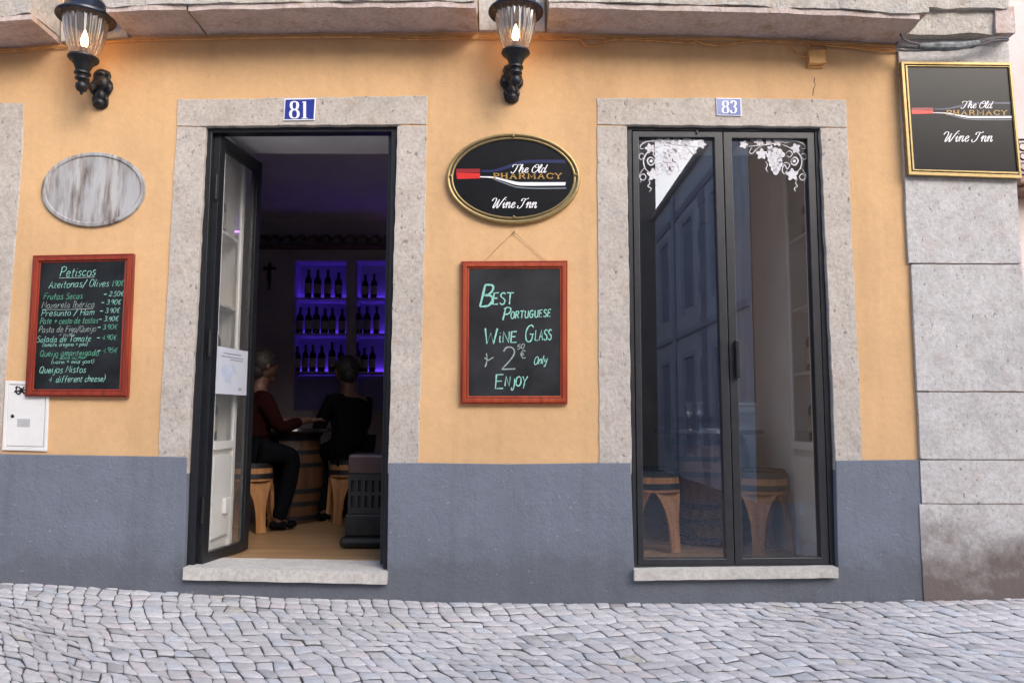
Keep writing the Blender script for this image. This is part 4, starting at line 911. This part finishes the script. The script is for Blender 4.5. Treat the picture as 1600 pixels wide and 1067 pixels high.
# bottles
def make_bottle(label):
    t = thing('wine_bottle', (0, 0, 0), label, 'wine bottle', 'wine bottles on the blue lit shelves')
    MB().lathe([(.001, 0), (.036, 0), (.038, .006), (.038, .18), (.034, .20), (.018, .225), (.014, .24), (.0135, .285), (.016, .287), (.016, .298), (.001, .30)], (0, 0, 0), 14).build('glass_body', M['bottle'], t, smooth=True)
    MB().lathe([(.0385, .05), (.0392, .05), (.0392, .15), (.0385, .15)], (0, 0, 0), 14, closed=True).build('label', M['label'], t, smooth=True)
    return t
bp = None
ordn = ['first', 'second', 'third', 'fourth', 'fifth', 'sixth', 'seventh']
for nm, zz, pxs, where in [('top', zs1[0], [481, 494, 510, 527], 'wider niche'), ('middle', zs1[1], [468, 483, 495, 508, 520, 534], 'wider niche'), ('lower', zs1[2], [466, 478, 491, 505, 521, 534], 'wider niche'),
                       ('top', zs2[0], [569, 583], 'right hand niche'), ('middle', zs2[1], [561, 573, 588], 'right hand niche'), ('lower', zs2[2], [560, 571, 583], 'right hand niche')]:
    for k, px in enumerate(pxs):
        q = P(px, 500, BY + .12); lab = 'dark wine bottle, %s from left on the %s shelf of the %s' % (ordn[k], nm, where)
        if bp is None: bp = make_bottle(lab); o = bp
        else: o = dup(bp, label=lab)
        o.location = (q.x, BY + .12 + random.uniform(-.03, .03), zz + .0005); o.rotation_euler = (0, 0, random.uniform(0, 6)); o.scale = (random.uniform(.9, 1.12), random.uniform(.9, 1.12), random.uniform(.88, 1.08))
# clay tile ledge
tl = thing('tile_ledge', P(500, 378, BY - .1), 'row of rounded clay roof tiles projecting over the blue lit shelves', 'tile ledge')
proto = None
for k in range(17):
    q = P(408 + k * 19.6, 379, BY - .10); mb = MB(); vs = []; n_ = 8; L = .24
    for yy, dz in ((-.12, 0), (.099, .05)):
        for r_ in (.052, .062):
            for j in range(n_ + 1): a_ = math.pi * j / n_; vs.append((q.x + r_ * math.cos(a_), BY + yy - .0, q.z + r_ * math.sin(a_) + dz))
    m_ = n_ + 1; fs = []
    for j in range(n_):
        fs += [(j, j + 1, m_ + j + 1, m_ + j), (2 * m_ + j, 3 * m_ + j, 3 * m_ + j + 1, 2 * m_ + j + 1), (j, 2 * m_ + j, 2 * m_ + j + 1, j + 1), (m_ + j, m_ + j + 1, 3 * m_ + j + 1, 3 * m_ + j)]
    for v_ in vs: pass
    vs = [(x, min(y, BY - .002), z) for x, y, z in vs]
    mb.add(vs, fs); mb.build('roof_tile', M['rooftile'], tl, smooth=True)
q = P(500, 384, BY - .1); MB().box(P(398, 384, BY).x, P(740, 384, BY).x, BY - .13, BY - .002, q.z - .02, q.z - .002).build('ledge_board', M['rooftile'], tl)
MB().box(P(650, 384, BY).x, P(735, 384, BY).x, BY - .05, BY - .03, q.z + .16, q.z + .17).build('light_strip', emit('added_violet_glow', (.42, .18, 1.0), 6), tl)  # added glowing strip, mostly out of view, put in to tint the ceiling violet
# crucifix
q = P(422, 425, BY); cr = thing('crucifix', (q.x, BY, q.z), 'small dark cross on the back wall left of the shelves', 'cross')
mb = MB(); mb.box(q.x - .012, q.x + .012, BY - .02, BY - .001, q.z - .20, q.z + .10); mb.box(q.x - .07, q.x - .0125, BY - .018, BY - .001, q.z + .02, q.z + .045); mb.box(q.x + .0125, q.x + .07, BY - .018, BY - .001, q.z + .02, q.z + .045); mb.build('cross', M['barrelwood'], cr)
mb = MB(); mb.sphere((q.x, BY - .03, q.z + .06), .018, 10, 6); mb.tube([(q.x, BY - .03, q.z + .04), (q.x, BY - .03, q.z - .08), (q.x + .01, BY - .03, q.z - .15)], [.02, .018, .008], 8); mb.tube([(q.x - .06, BY - .025, q.z + .045), (q.x, BY - .03, q.z + .025), (q.x + .06, BY - .025, q.z + .045)], .007, 6); mb.build('figure', M['hoop'], cr, smooth=True)

# display cabinets lining the door reveals
def cabinet(side, xin, label, items):
    s_ = side   # -1: stands left of the opening, faces +x
    t = thing('display_cabinet', (xin, .36, FZ), label, 'display cabinet')
    y0, y1 = WT + .004, .567; zb = P(600 if s_ < 0 else 1260, 690, .3).z; zt = zs81 - .06; z0 = FZ - .003
    X = lambda d: xin + s_ * d
    def bx(mb, d0, d1, ya, yb, za, zb_): mb.box(min(X(d0), X(d1)), max(X(d0), X(d1)), ya, yb, za, zb_)
    mb = MB(); bx(mb, .022, .24, y0, y1, z0, zb - .031); mb.build('base_panel', M['inwhite'], t, bevel=.003)
    mb = MB(); bx(mb, .0, .021, y0 + .06, y1 - .06, z0 + .12, zb - .09); bx(mb, .0, .021, y0, y0 + .045, z0, zt + .085)
    bx(mb, .0, .021, y1 - .045, y1, z0, zt + .085); bx(mb, -.008, .021, y0 + .0455, y1 - .0455, zb - .05, zb - .002); bx(mb, .0, .021, y0 + .0455, y1 - .0455, zt, zt + .085)
    mb.build('door_frame', M['inwhite'], t, bevel=.003)
    mb = MB(); bx(mb, .22, .24, y0, y1, zb - .03, zt + .085); bx(mb, .0215, .2195, y0, y0 + .015, zb - .03, zt + .085); bx(mb, .0215, .2195, y1 - .015, y1, zb - .03, zt + .085); bx(mb, .0215, .2195, y0 + .0155, y1 - .0155, zt + .06, zt + .085); mb.build('carcass', M['inwhite'], t)
    zsx = [zb + (zt - zb) * f for f in (0.0, .24, .47, .72)]
    for z in zsx:
        mb = MB(); bx(mb, .024, .2195, y0 + .016, y1 - .016, z - .018, z); mb.build('shelf', M['inwhite'], t)
    mb = MB(); bx(mb, .008, .012, y0 + .0458, y1 - .0458, zb, zt - .001); mb.build('glass_pane', M['leafglass'], t)
    mb = MB(); yk = y0 + .04 if s_ > 0 else y1 - .04
    q_ = Vector((X(-.012), (y0 + y1) / 2 + .05, z0 + .30)); mb.box(q_.x - .012, q_.x + .012, q_.y - .035, q_.y + .035, q_.z - .045, q_.z + .045); mb.build('socket', M['inwhite'], t, bevel=.003)
    return t, zsx
xcl = -1.765
c1, zc1 = cabinet(-1, xcl, 'white glass fronted cabinet in the reveal behind the open door leaf', 0)
xcr = 1.785
c2, zc2 = cabinet(1, xcr, 'white glass fronted cabinet inside the closed door 83, on the right', 0)
def cab_items(xin, s_, zsx, where):
    k = 0
    for zi, z in enumerate(zsx):
        for yy in ((.26, .36, .46) if zi != 2 else (.28, .42)):
            k += 1; x = xin + s_ * .12
            lvl = ['bottom', 'second', 'third', 'top'][zi]; pos = ['front', 'middle', 'rear'][(.26, .36, .46).index(yy)] if zi != 2 else ['front', 'rear'][(.28, .42).index(yy)]
            if zi == 2:
                t = thing('food_packet', (x, yy, z), 'yellow packet at the %s of the third shelf in the cabinet %s' % (pos, where), 'packet', 'packets in the cabinets')
                MB().hexa([(x - .03, yy - .035, z), (x + .03, yy - .035, z), (x + .03, yy + .035, z), (x - .03, yy + .035, z)], [(x - .008, yy - .045, z + .17), (x + .008, yy - .045, z + .17), (x + .008, yy + .045, z + .17), (x - .008, yy + .045, z + .17)]).build('bag', M['yellow'], t, bevel=.004)
                MB().box(x - .011, x + .011, yy - .046, yy + .046, z + .1705, z + .186).build('seal', M['paper'], t)
            else:
                o = dup(bp, loc=(x, yy, z + .0005), label='wine bottle at the %s of the %s shelf in the cabinet %s' % (pos, lvl, where)); o['group'] = 'bottles in the cabinets'
cab_items(xcl, -1, zc1, 'behind the open leaf'); cab_items(xcr, 1, zc2, 'inside door 83')
# side walls continuing past the cabinets
mb = MB(); mb.box(xcr + .0, xcr + .2, .572, 1.25, FZ - .003, CZ - .001); tag(mb.build('interior_side_wall', M['inwhite']), kind='structure')
cp = thing('interior_column', (xcr - .10, 1.36, FZ), 'white column with moulded capital standing inside door 83', 'column')
cx_, cy_ = xcr - .06, 1.40
zc = P(1200, 645, 1.4).z
MB().box(cx_ - .09, cx_ + .09, cy_ - .09, cy_ + .09, FZ - .003, zc - .001).build('shaft', M['inwhite'], cp, bevel=.006)
MB().box(cx_ - .12, cx_ + .12, cy_ - .12, cy_ + .12, zc, zc + .05).box(cx_ - .14, cx_ + .14, cy_ - .14, cy_ + .14, zc + .051, zc + .075).build('capital', M['inwhite'], cp, bevel=.006)
MB().box(cx_ - .08, cx_ + .08, cy_ - .08, cy_ + .08, zc + .076, CZ - .002).build('shaft', M['stoolwood'], cp, bevel=.006)

# barrel tables
def barrel(loc, label, h=.72, r=.27, top=.33):
    t = thing('barrel_table', loc, label, 'barrel table', 'barrel tables')
    x, y, z = loc; prof = [(.001, .0)] + [(r * (.80 + .20 * math.sin(math.pi * i / 12)), h * i / 12) for i in range(13)] + [(.001, h)]
    mb = MB(); mb.lathe(prof, loc, 48, 24, .004); mb.build('staves', M['barrelwood'], t, smooth=True)
    for f in (.06, .22, .36, .64, .78, .93):
        rr = r * (.80 + .20 * math.sin(math.pi * f)) + .003
        MB().lathe([(rr - .004, h * f - .018), (rr + .002, h * f - .018), (rr + .002, h * f + .018), (rr - .004, h * f + .018)], loc, 40, closed=True).build('hoop', M['hoop'], t, smooth=True)
    MB().lathe([(.001, h + .001), (top, h + .001), (top + .006, h + .012), (top, h + .030), (.001, h + .030)], loc, 48).build('table_top', M['tabletop'], t, smooth=True)
    return t
bar1 = barrel((P(455, 700, 2.0).x, 2.0, FZ), 'oak barrel table inside the open door beside the person in red')
q = P(1108, 700, 1.0); bar2 = barrel((q.x, 1.02, FZ), 'oak barrel table behind the glass of door 83 with two wine glasses', .735, .29, .37)
# half-barrel stools
def stool(loc, label, rz=0):
    t = thing('barrel_stool', loc, label, 'stool', 'stools made of barrel staves')
    x, y, z = loc; H = .50
    MB().lathe([(.001, H - .13), (.165, H - .13), (.158, H), (.001, H)], loc, 32).build('seat', M['stoolwood'], t, smooth=True)
    MB().lathe([(.160, H - .035), (.1625, H - .035), (.161, H + .001), (.158, H + .001)], loc, 32, closed=True).build('hoop', M['hoop'], t, smooth=True)
    MB().lathe([(.163, H - .112), (.1685, H - .112), (.1665, H - .075), (.162, H - .075)], loc, 32, closed=True).build('hoop', M['hoop'], t, smooth=True)
    MB().lathe([(.001, H + .002), (.150, H + .002), (.155, H + .012), (.14, H + .022), (.001, H + .026)], loc, 32).build('cushion', M['blackcloth'], t, smooth=True)
    for k in range(4):
        a0 = k * math.pi / 2 + .78; mb = MB(); vs = []; rows_ = 9
        for i in range(rows_):
            f = i / (rows_ - 1); zz = (H - .131) * (1 - f); wd = .52 * (1 - f) ** 3 + .17 + .02 * f; rr = .165 + .035 * f
            for da, dr in ((-wd, 0), (wd, 0), (wd, -.024), (-wd, -.024)): vs.append((x + (rr + dr) * math.cos(a0 + da), y + (rr + dr) * math.sin(a0 + da), z + zz))
        fs = [(0, 1, 2, 3), tuple(range((rows_ - 1) * 4, rows_ * 4))[::-1]]
        for i in range(rows_ - 1):
            for j in range(4): fs.append((i * 4 + j, i * 4 + (j + 1) % 4, (i + 1) * 4 + (j + 1) % 4, (i + 1) * 4 + j))
        mb.add(vs, fs).build('leg', M['stoolwood'], t)
    return t
q = P(388, 830, 1.45); s0 = stool((q.x, 1.45, FZ), 'oak stool under the seated person in red inside the open door')
q = P(1192, 866, .62); dup(s0, (q.x, .62, FZ), 'oak barrel stool in front of the right pane of door 83', rz=.35)
q = P(1022, 855, .75); dup(s0, (q.x, .72, FZ), 'oak barrel stool behind the left pane of door 83, at its left edge', rz=-.2)
q = P(545, 820, 1.95); dup(s0, (q.x, 1.95, FZ), 'dark seen stool under the seated person in black at the barrel', rz=.5)
# wine glasses and menu on the table
def wineglass(px, label):
    q_ = P(px, 660, .98); zt = FZ + .735 + .0305; t = thing('wine_glass', (q_.x, .98, zt), label, 'wine glass', 'wine glasses on the barrel table')
    MB().lathe([(.001, 0), (.034, 0), (.033, .003), (.006, .006), (.004, .012), (.0035, .075), (.010, .085), (.032, .115), (.036, .145), (.030, .19), (.029, .19), (.034, .145), (.030, .117), (.008, .090), (.001, .088)], (q_.x, .98, zt), 20).build('bowl', M['drinkglass'], t, smooth=True)
wineglass(1077, 'left of two wine glasses on the barrel table behind door 83'); wineglass(1094, 'right of two wine glasses on the barrel table behind door 83')
q = P(1125, 668, .9); mn = thing('menu_card', (q.x, .95, FZ + .766), 'white card lying on the barrel table beside the wine glasses', 'menu card')
MB().box(q.x - .10, q.x + .15, .87, 1.02, FZ + .7655, FZ + .774).build('card', M['paper'], mn); MB().box(q.x - .07, q.x + .12, .89, 1.0, FZ + .7742, FZ + .7752).build('print', M['greypaint'], mn)

# stove just inside the door
q = P(572, 858, .78); sv = thing('stove', (q.x, .80, FZ), 'grey freestanding heater with slotted front, just inside the open door', 'heater')
x, y = q.x + .01, .80
MB().box(x - .165, x + .165, y - .15, y + .15, FZ + .0, FZ + .07).build('base', M['stove'], sv, bevel=.03)
MB().box(x - .135, x + .135, y - .12, y + .12, FZ + .071, FZ + .215).build('lower_body', M['stove'], sv, bevel=.012)
mb = MB(); z0_, z1_ = FZ + .216, FZ + .47; holes = []
for k in range(5):
    for r_ in (0, 1): xx = x - .09 + k * .045; zz = z0_ + .04 + r_ * .10; holes.append([(xx - .009, zz), (xx + .009, zz), (xx + .009, zz + .075), (xx - .009, zz + .075)])
mb.prism([(x - .12, z0_), (x + .12, z0_), (x + .12, z1_), (x - .12, z1_)], y - .11, y - .09, holes); mb.build('grille', simple('grille_metal', (.028, .026, .025), .45, .4), sv, bevel=.002)
MB().box(x - .12, x + .12, y - .089, y + .11, z0_, z1_).build('body', M['stove'], sv, bevel=.004)
MB().box(x - .125, x + .125, y - .115, y + .11, z1_ + .001, z1_ + .13).build('hood', M['stovetop'], sv, bevel=.02)

# ------------------------------------------------------------------ people
def skin_mesh(name, verts, edges, radii, mat, root, sub=2):
    me = bpy.data.meshes.new(name + '_tmp'); me.from_pydata([Vector(v) - root.location for v in verts], edges, [])
    o = bpy.data.objects.new(name + '_tmp', me); COL.objects.link(o)
    sk = o.modifiers.new('s', 'SKIN'); sk.use_smooth_shade = True
    for i, r_ in enumerate(radii): me.skin_vertices[0].data[i].radius = r_ if isinstance(r_, tuple) else (r_, r_)
    me.skin_vertices[0].data[0].use_root = True
    sb = o.modifiers.new('u', 'SUBSURF'); sb.levels = sub; sb.render_levels = sub
    dg = bpy.context.evaluated_depsgraph_get(); ev = o.evaluated_get(dg); m2 = bpy.data.meshes.new_from_object(ev)
    bpy.data.objects.remove(o); m2.name = name; m2.materials.clear(); m2.materials.append(mat)
    for p in m2.polygons: p.use_smooth = True
    ob = bpy.data.objects.new(name, m2); COL.objects.link(ob); ob.parent = root; return ob
def seated(loc, face, label, top, trouser, armz=.36, lean=.08, ar=1.0, sidearm=.0):
    """loc: seat centre on floor; face: heading angle of the facing direction"""
    t = thing('person', loc, label, 'person'); L = Vector(loc); f = Vector((math.cos(face), math.sin(face), 0)); s = Vector((-f.y, f.x, 0)); U = Vector((0, 0, 1))
    p = lambda a, b_, c_: L + f * a + s * b_ + U * c_
    SH = .53
    pel = p(0, 0, SH + .07); wst = p(.01 + lean * .3, 0, SH + .24); chs = p(lean * .9, 0, SH + .40); nk = p(lean * 1.25, 0, SH + .51); nk2 = p(lean * 1.6, 0, SH + .57); hd = p(lean * 1.9 + .01, 0, SH + .66); hd2 = p(lean * 1.9, 0, SH + .74)
    V = [pel, wst, chs, nk, nk2, hd, hd2]; E = [(0, 1), (1, 2), (2, 3), (3, 4), (4, 5), (5, 6)]; Rd = [(.11, .09), (.095, .08), (.12, .09), .06, .052, (.072, .082), (.070, .082)]
    limbs = {}
    for sg in (-1, 1):
        b0 = len(V); V += [p(lean * 1.0, sg * .16, SH + .44), p(.10 + lean, sg * .21, SH + .22), p(.30 * ar + lean, sg * (.15 - sidearm), SH + armz - .06), p(.37 * ar + lean, sg * (.13 - sidearm), SH + armz - .05)]
        E += [(2, b0), (b0, b0 + 1), (b0 + 1, b0 + 2), (b0 + 2, b0 + 3)]; Rd += [.052, .042, .030, .028]; limbs[sg] = V[b0 + 3]
        b1_ = len(V); V += [p(.05, sg * .10, SH + .05), p(.30, sg * .12, SH + .02), p(.25, sg * .12, .28), p(.17, sg * .12, .07), p(.26, sg * .12, .035)]
        E += [(0, b1_), (b1_, b1_ + 1), (b1_ + 1, b1_ + 2), (b1_ + 2, b1_ + 3), (b1_ + 3, b1_ + 4)]; Rd += [.06, .044, .036, .034, .032]
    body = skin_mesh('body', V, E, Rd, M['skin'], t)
    # face and hands join the body surface
    mb = MB(); fh = lambda a, b_, c_: hd + f * a + s * b_ + U * c_
    mb.sphere(hd + U * .035, .092, 18, 14, (1, 1, 1.2)); mb.tube([fh(.085, 0, .05), fh(.108, 0, .015), fh(.088, 0, .0)], [.010, .016, .010], 8)
    mb.sphere(fh(.045, 0, -.050), .036, 12, 8); mb.tube([fh(.086, -.022, -.028), fh(.094, 0, -.027), fh(.086, .022, -.028)], .006, 6)
    for sg in (-1, 1):
        mb.sphere(fh(-.005, sg * .092, .03), .026, 10, 8, (.6, .6, 1.1)); mb.sphere(fh(.078, sg * .032, .045), .013, 8, 6)
        h0 = limbs[sg]; mb.sphere(h0 + f * .035, .040, 12, 8, (1, 1, .5))
        for k, ln_ in enumerate((.062, .074, .078, .068)):
            o_ = (k - 1.5) * .019; mb.tube([h0 + f * .05 + s * o_, h0 + f * (.05 + ln_ * .5) + s * o_ * 1.1 + U * .006, h0 + f * (.05 + ln_) + s * o_ * 1.15 - U * .012], [.0095, .009, .007], 8)
        mb.tube([h0 + f * .01 - s * sg * .028, h0 + f * .035 - s * sg * .050, h0 + f * .062 - s * sg * .054 - U * .006], [.011, .010, .008], 8)
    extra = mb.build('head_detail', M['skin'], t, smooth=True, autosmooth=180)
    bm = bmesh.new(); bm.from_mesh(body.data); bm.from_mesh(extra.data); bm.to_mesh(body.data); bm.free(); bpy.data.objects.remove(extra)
    for p_ in body.data.polygons: p_.use_smooth = True
    # clothing
    Vt = [p(0, 0, SH + .0), wst, chs, nk + U * .015]; Et = [(0, 1), (1, 2), (2, 3)]; Rt = [(.17, .15), (.15, .125), (.16, .125), .072]
    for sg in (-1, 1):
        b0 = len(Vt); Vt += [p(lean, sg * .165, SH + .44), p(.10 + lean, sg * .215, SH + .22), p(.29 * ar + lean, sg * (.155 - sidearm), SH + armz - .06)]; Et += [(2, b0), (b0, b0 + 1), (b0 + 1, b0 + 2)]; Rt += [.068, .058, .042]
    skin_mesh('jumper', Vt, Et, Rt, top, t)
    Vp = [p(0, 0, SH + .07)]; Ep = []; Rp = [(.145, .125)]
    for sg in (-1, 1):
        b0 = len(Vp); Vp += [p(.05, sg * .10, SH + .05), p(.30, sg * .12, SH + .02), p(.25, sg * .12, .28), p(.18, sg * .12, .06)]; Ep += [(0, b0), (b0, b0 + 1), (b0 + 1, b0 + 2), (b0 + 2, b0 + 3)]; Rp += [.098, .078, .064, .056]
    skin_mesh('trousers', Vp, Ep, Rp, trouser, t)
    mb = MB()
    for sg in (-1, 1): a_ = p(.21, sg * .12, .038); mb.sphere(a_, .05, 12, 8, (1, 1, .75)); mb.sphere(a_ + f * .08, .045, 12, 8, (1, 1, .65)); mb.sphere(a_ - f * .05, .042, 10, 8, (1, 1, .8))
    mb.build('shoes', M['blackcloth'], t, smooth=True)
    mb = MB()
    for sg in (-1, 1): mb.sphere(fh(.088, sg * .032, .045), .0075, 8, 6); mb.tube([fh(.088, sg * .016, .066), fh(.092, sg * .032, .070), fh(.082, sg * .050, .064)], .004, 5)
    mb.build('eyes', M['hair'], t, smooth=True)
    mb = MB(); hv = []
    mb.sphere(hd - f * .014 + U * .062, .103, 22, 14, (1, 1, 1.06)); mb.sphere(hd - f * .045 + U * .01, .078, 18, 10, (1, 1, 1.1))
    for k in range(46):
        a_ = random.uniform(0, 2 * math.pi); e = random.uniform(.25, 1.3); d_ = Vector((math.cos(a_) * math.cos(e), math.sin(a_) * math.cos(e), math.sin(e)))
        c_ = hd - f * .014 + U * .062 + d_ * .098; mb.sphere(c_, .011, 6, 4)
    mb.build('hair', M['hair'], t, smooth=True)
    return t
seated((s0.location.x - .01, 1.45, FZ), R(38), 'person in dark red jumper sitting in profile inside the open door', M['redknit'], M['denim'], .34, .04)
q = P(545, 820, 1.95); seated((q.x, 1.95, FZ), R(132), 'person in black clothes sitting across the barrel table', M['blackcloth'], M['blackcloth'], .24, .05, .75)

# ------------------------------------------------------------------ surrounding street (beyond the corner and reflected in the glass)
fb = thing('far_building', (7, 5, 0), 'pale pink rendered building beyond the corner at the right edge', 'building')
MB().box(3.9, 13, 5.2, 12, -1, 11).build('wall', M['farwall'], fb)
q = P(1592, 282, 4.8)
MB().box(q.x - .02, q.x + 3, 4.75, 5.199, q.z - .05, q.z + .05).box(q.x + .05, q.x + 2.9, 4.85, 5.199, q.z - .12, q.z - .051).build('balcony_slab', M['brownstone'], fb, bevel=.02)
mb = MB(); zr = q.z + .05
mb.tube([(q.x + .02, 5.18, zr + .02), (q.x + .02, 4.80, zr + .02), (q.x + 2.9, 4.80, zr + .02)], .012, 6); mb.tube([(q.x + .02, 5.18, zr + .5), (q.x + .02, 4.80, zr + .46), (q.x + 2.9, 4.80, zr + .46)], .014, 6)
mb.tube([(q.x + .02, 5.19, zr + .5), (q.x - .01, 4.80, zr + .46)], .014, 6)
for k in range(26):
    xx = q.x + .02 + k * .11; mb.tube([(xx, 4.80, zr + .02), (xx, 4.80, zr + .46)], .009, 6)
    for zc_, rr in ((.12, .05), (.25, .045), (.37, .05)):
        mb.tube([(xx + .055 + rr * math.cos(a_ * .6), 4.80, zr + zc_ + rr * math.sin(a_ * .6)) for a_ in range(11)], .012, 5)
for k in range(4):
    yy = 4.86 + k * .09; mb.tube([(q.x + .02, yy, zr + .02), (q.x + .02, yy, zr + .47)], .008, 6)
mb.build('railing', M['iron'], fb)
MB().box(q.x + .9, q.x + 1.9, 5.15, 5.199, zr + .02, zr + 2.2).build('window', M['winglass'], fb, bevel=.01)
MB().box(q.x + .75, q.x + .899, 5.12, 5.199, zr, zr + 2.35).box(q.x + 1.901, q.x + 2.05, 5.12, 5.199, zr, zr + 2.35).box(q.x + .75, q.x + 2.05, 5.12, 5.199, zr + 2.351, zr + 2.5).build('window_surround', M['console'], fb)

def street_house(x0, x1, y0, y1, h, wallmat, label, wins, side=None, hidecorn=False):
    t = thing('house', ((x0 + x1) / 2, (y0 + y1) / 2, -.8), label, 'house')
    MB().box(x0, x1, y0, y1, -.9, h).build('wall', wallmat, t)
    MB().box(x0 - .12, x1 + .12, y0 - .12, y1 + .12, h + .001, h + .16).build('cornice', M['console'], t, bevel=.02)
    w_ = x1 - x0
    MB().hexa([(x0 - .1, y0 - .1, h + .161), (x1 + .1, y0 - .1, h + .161), (x1 + .1, y1 + .1, h + .161), (x0 - .1, y1 + .1, h + .161)],
              [(x0 + w_ * .3, (y0 + y1) / 2 - .2, h + .55), (x1 - w_ * .3, (y0 + y1) / 2 - .2, h + .55), (x1 - w_ * .3, (y0 + y1) / 2 + .2, h + .55), (x0 + w_ * .3, (y0 + y1) / 2 + .2, h + .55)]).build('roof', M['roof'], t)
    for (axis, u, z, ww, hh) in wins:
        if axis == 'n':   # on the face y = y1, looking towards the wine bar
            MB().box(u - ww / 2, u + ww / 2, y1, y1 + .02, z, z + hh).build('window', M['winglass'], t)
            MB().box(u - ww / 2 - .14, u - ww / 2 - .001, y1, y1 + .06, z - .1, z + hh + .14).box(u + ww / 2 + .001, u + ww / 2 + .14, y1, y1 + .06, z - .1, z + hh + .14).box(u - ww / 2, u + ww / 2, y1, y1 + .06, z + hh + .001, z + hh + .14).build('window_surround', M['console'], t)
        else:             # on the face x = x0, looking along the side street
            MB().box(x0 - .02, x0, u - ww / 2, u + ww / 2, z, z + hh).build('window', M['shutter2'], t)
            MB().box(x0 - .06, x0, u - ww / 2 - .16, u - ww / 2 - .001, z - .1, z + hh + .16).box(x0 - .06, x0, u + ww / 2 + .001, u + ww / 2 + .16, z - .1, z + hh + .16).box(x0 - .06, x0, u - ww / 2, u + ww / 2, z + hh + .001, z + hh + .16).build('window_surround', M['shutter'], t)
    return t
hA = street_house(4.5, 14, -19.59, -10, 7.3, M['bluewall'], 'blue grey house across the street, seen only as a reflection in door 83',
             [('w', -12, .2, 1.1, 2.4), ('w', -15, .2, 1.1, 2.4), ('w', -18, .2, 1.1, 2.4), ('w', -12, 3.9, 1.1, 2.2), ('w', -15, 3.9, 1.1, 2.2), ('w', -18, 3.9, 1.1, 2.2), ('n', 7, .2, 1.2, 2.4), ('n', 10, .2, 1.2, 2.4), ('n', 7, 4, 1.2, 2.2), ('n', 10, 4, 1.2, 2.2)])
MB().box(4.44, 4.4995, -19.3, -10.1, 3.2, 3.35).build('string_course', M['shutter'], hA)
MB().box(4.46, 4.4995, -19.3, -10.1, 1.0, 1.12).build('string_course', M['shutter2'], hA); MB().box(4.46, 4.4995, -19.3, -10.1, 6.5, 6.7).build('string_course', M['shutter2'], hA)
for k in range(14): MB().box(4.47, 4.4995, -13.75 - (.18 if k % 2 else 0), -13.25, -.6 + k * .52, -.12 + k * .52).build('quoin', M['shutter2'], hA)
MB().tube([(4.42, -16.6, -.8), (4.42, -16.6, 7.2)], .05, 8).build('drainpipe', M['shutter2'], hA)
MB().box(4.52, 13.9, -9.999, -9.98, -.9, 7.25).build('front_render', M['ochrewall'], hA)
street_house(-9, 4.53, -26, -19.6, 13, M['darkwall'], 'tall dark house closing the side street, seen only as a dim reflection', [('n', -1, 2, 1.1, 2), ('n', 2.5, 2, 1.1, 2), ('n', -1, 6, 1.1, 2), ('n', 2.5, 6, 1.1, 2)])
street_house(-17, -5.5, -18, -10, 9.6, M['farwall'], 'pale house across the street to the left, behind the viewpoint', [('n', -6, .3, 1.2, 2.3), ('n', -9, .3, 1.2, 2.3), ('n', -6, 3.8, 1.2, 2), ('n', -9, 3.8, 1.2, 2)])

# ------------------------------------------------------------------ light
SUN_EL, SUN_AZ = 31, 36     # azimuth: degrees from -y (out of the facade) towards +x
sd = Vector((math.sin(R(SUN_AZ)) * math.cos(R(SUN_EL)), -math.cos(R(SUN_AZ)) * math.cos(R(SUN_EL)), math.sin(R(SUN_EL))))
ld = bpy.data.lights.new('sun', 'SUN'); ld.energy = .8; ld.angle = R(40); ld.color = (1, .98, .95)
lo = bpy.data.objects.new('sun', ld); COL.objects.link(lo); lo.rotation_euler = sd.to_track_quat('Z', 'Y').to_euler()
w = bpy.data.worlds.new('World'); scene.world = w; w.use_nodes = True; nt = w.node_tree
sky = nd(nt, 'ShaderNodeTexSky'); sky.sky_type = 'NISHITA'; sky.sun_disc = False; sky.sun_elevation = R(SUN_EL)
sky.sun_rotation = math.atan2(sd.x, sd.y); sky.air_density = 1.0; sky.dust_density = 2.0; sky.ozone_density = 1.0
bg = nt.nodes['Background']; bg.inputs[1].default_value = .15; nt.links.new(sky.outputs[0], bg.inputs[0])
vs_ = scene.view_settings; vs_.view_transform = 'Standard'; vs_.look = 'None'; vs_.gamma = 1; vs_.use_curve_mapping = False
vs_.exposure = 1.5
scene.cycles.max_bounces = 8; scene.cycles.transparent_max_bounces = 16
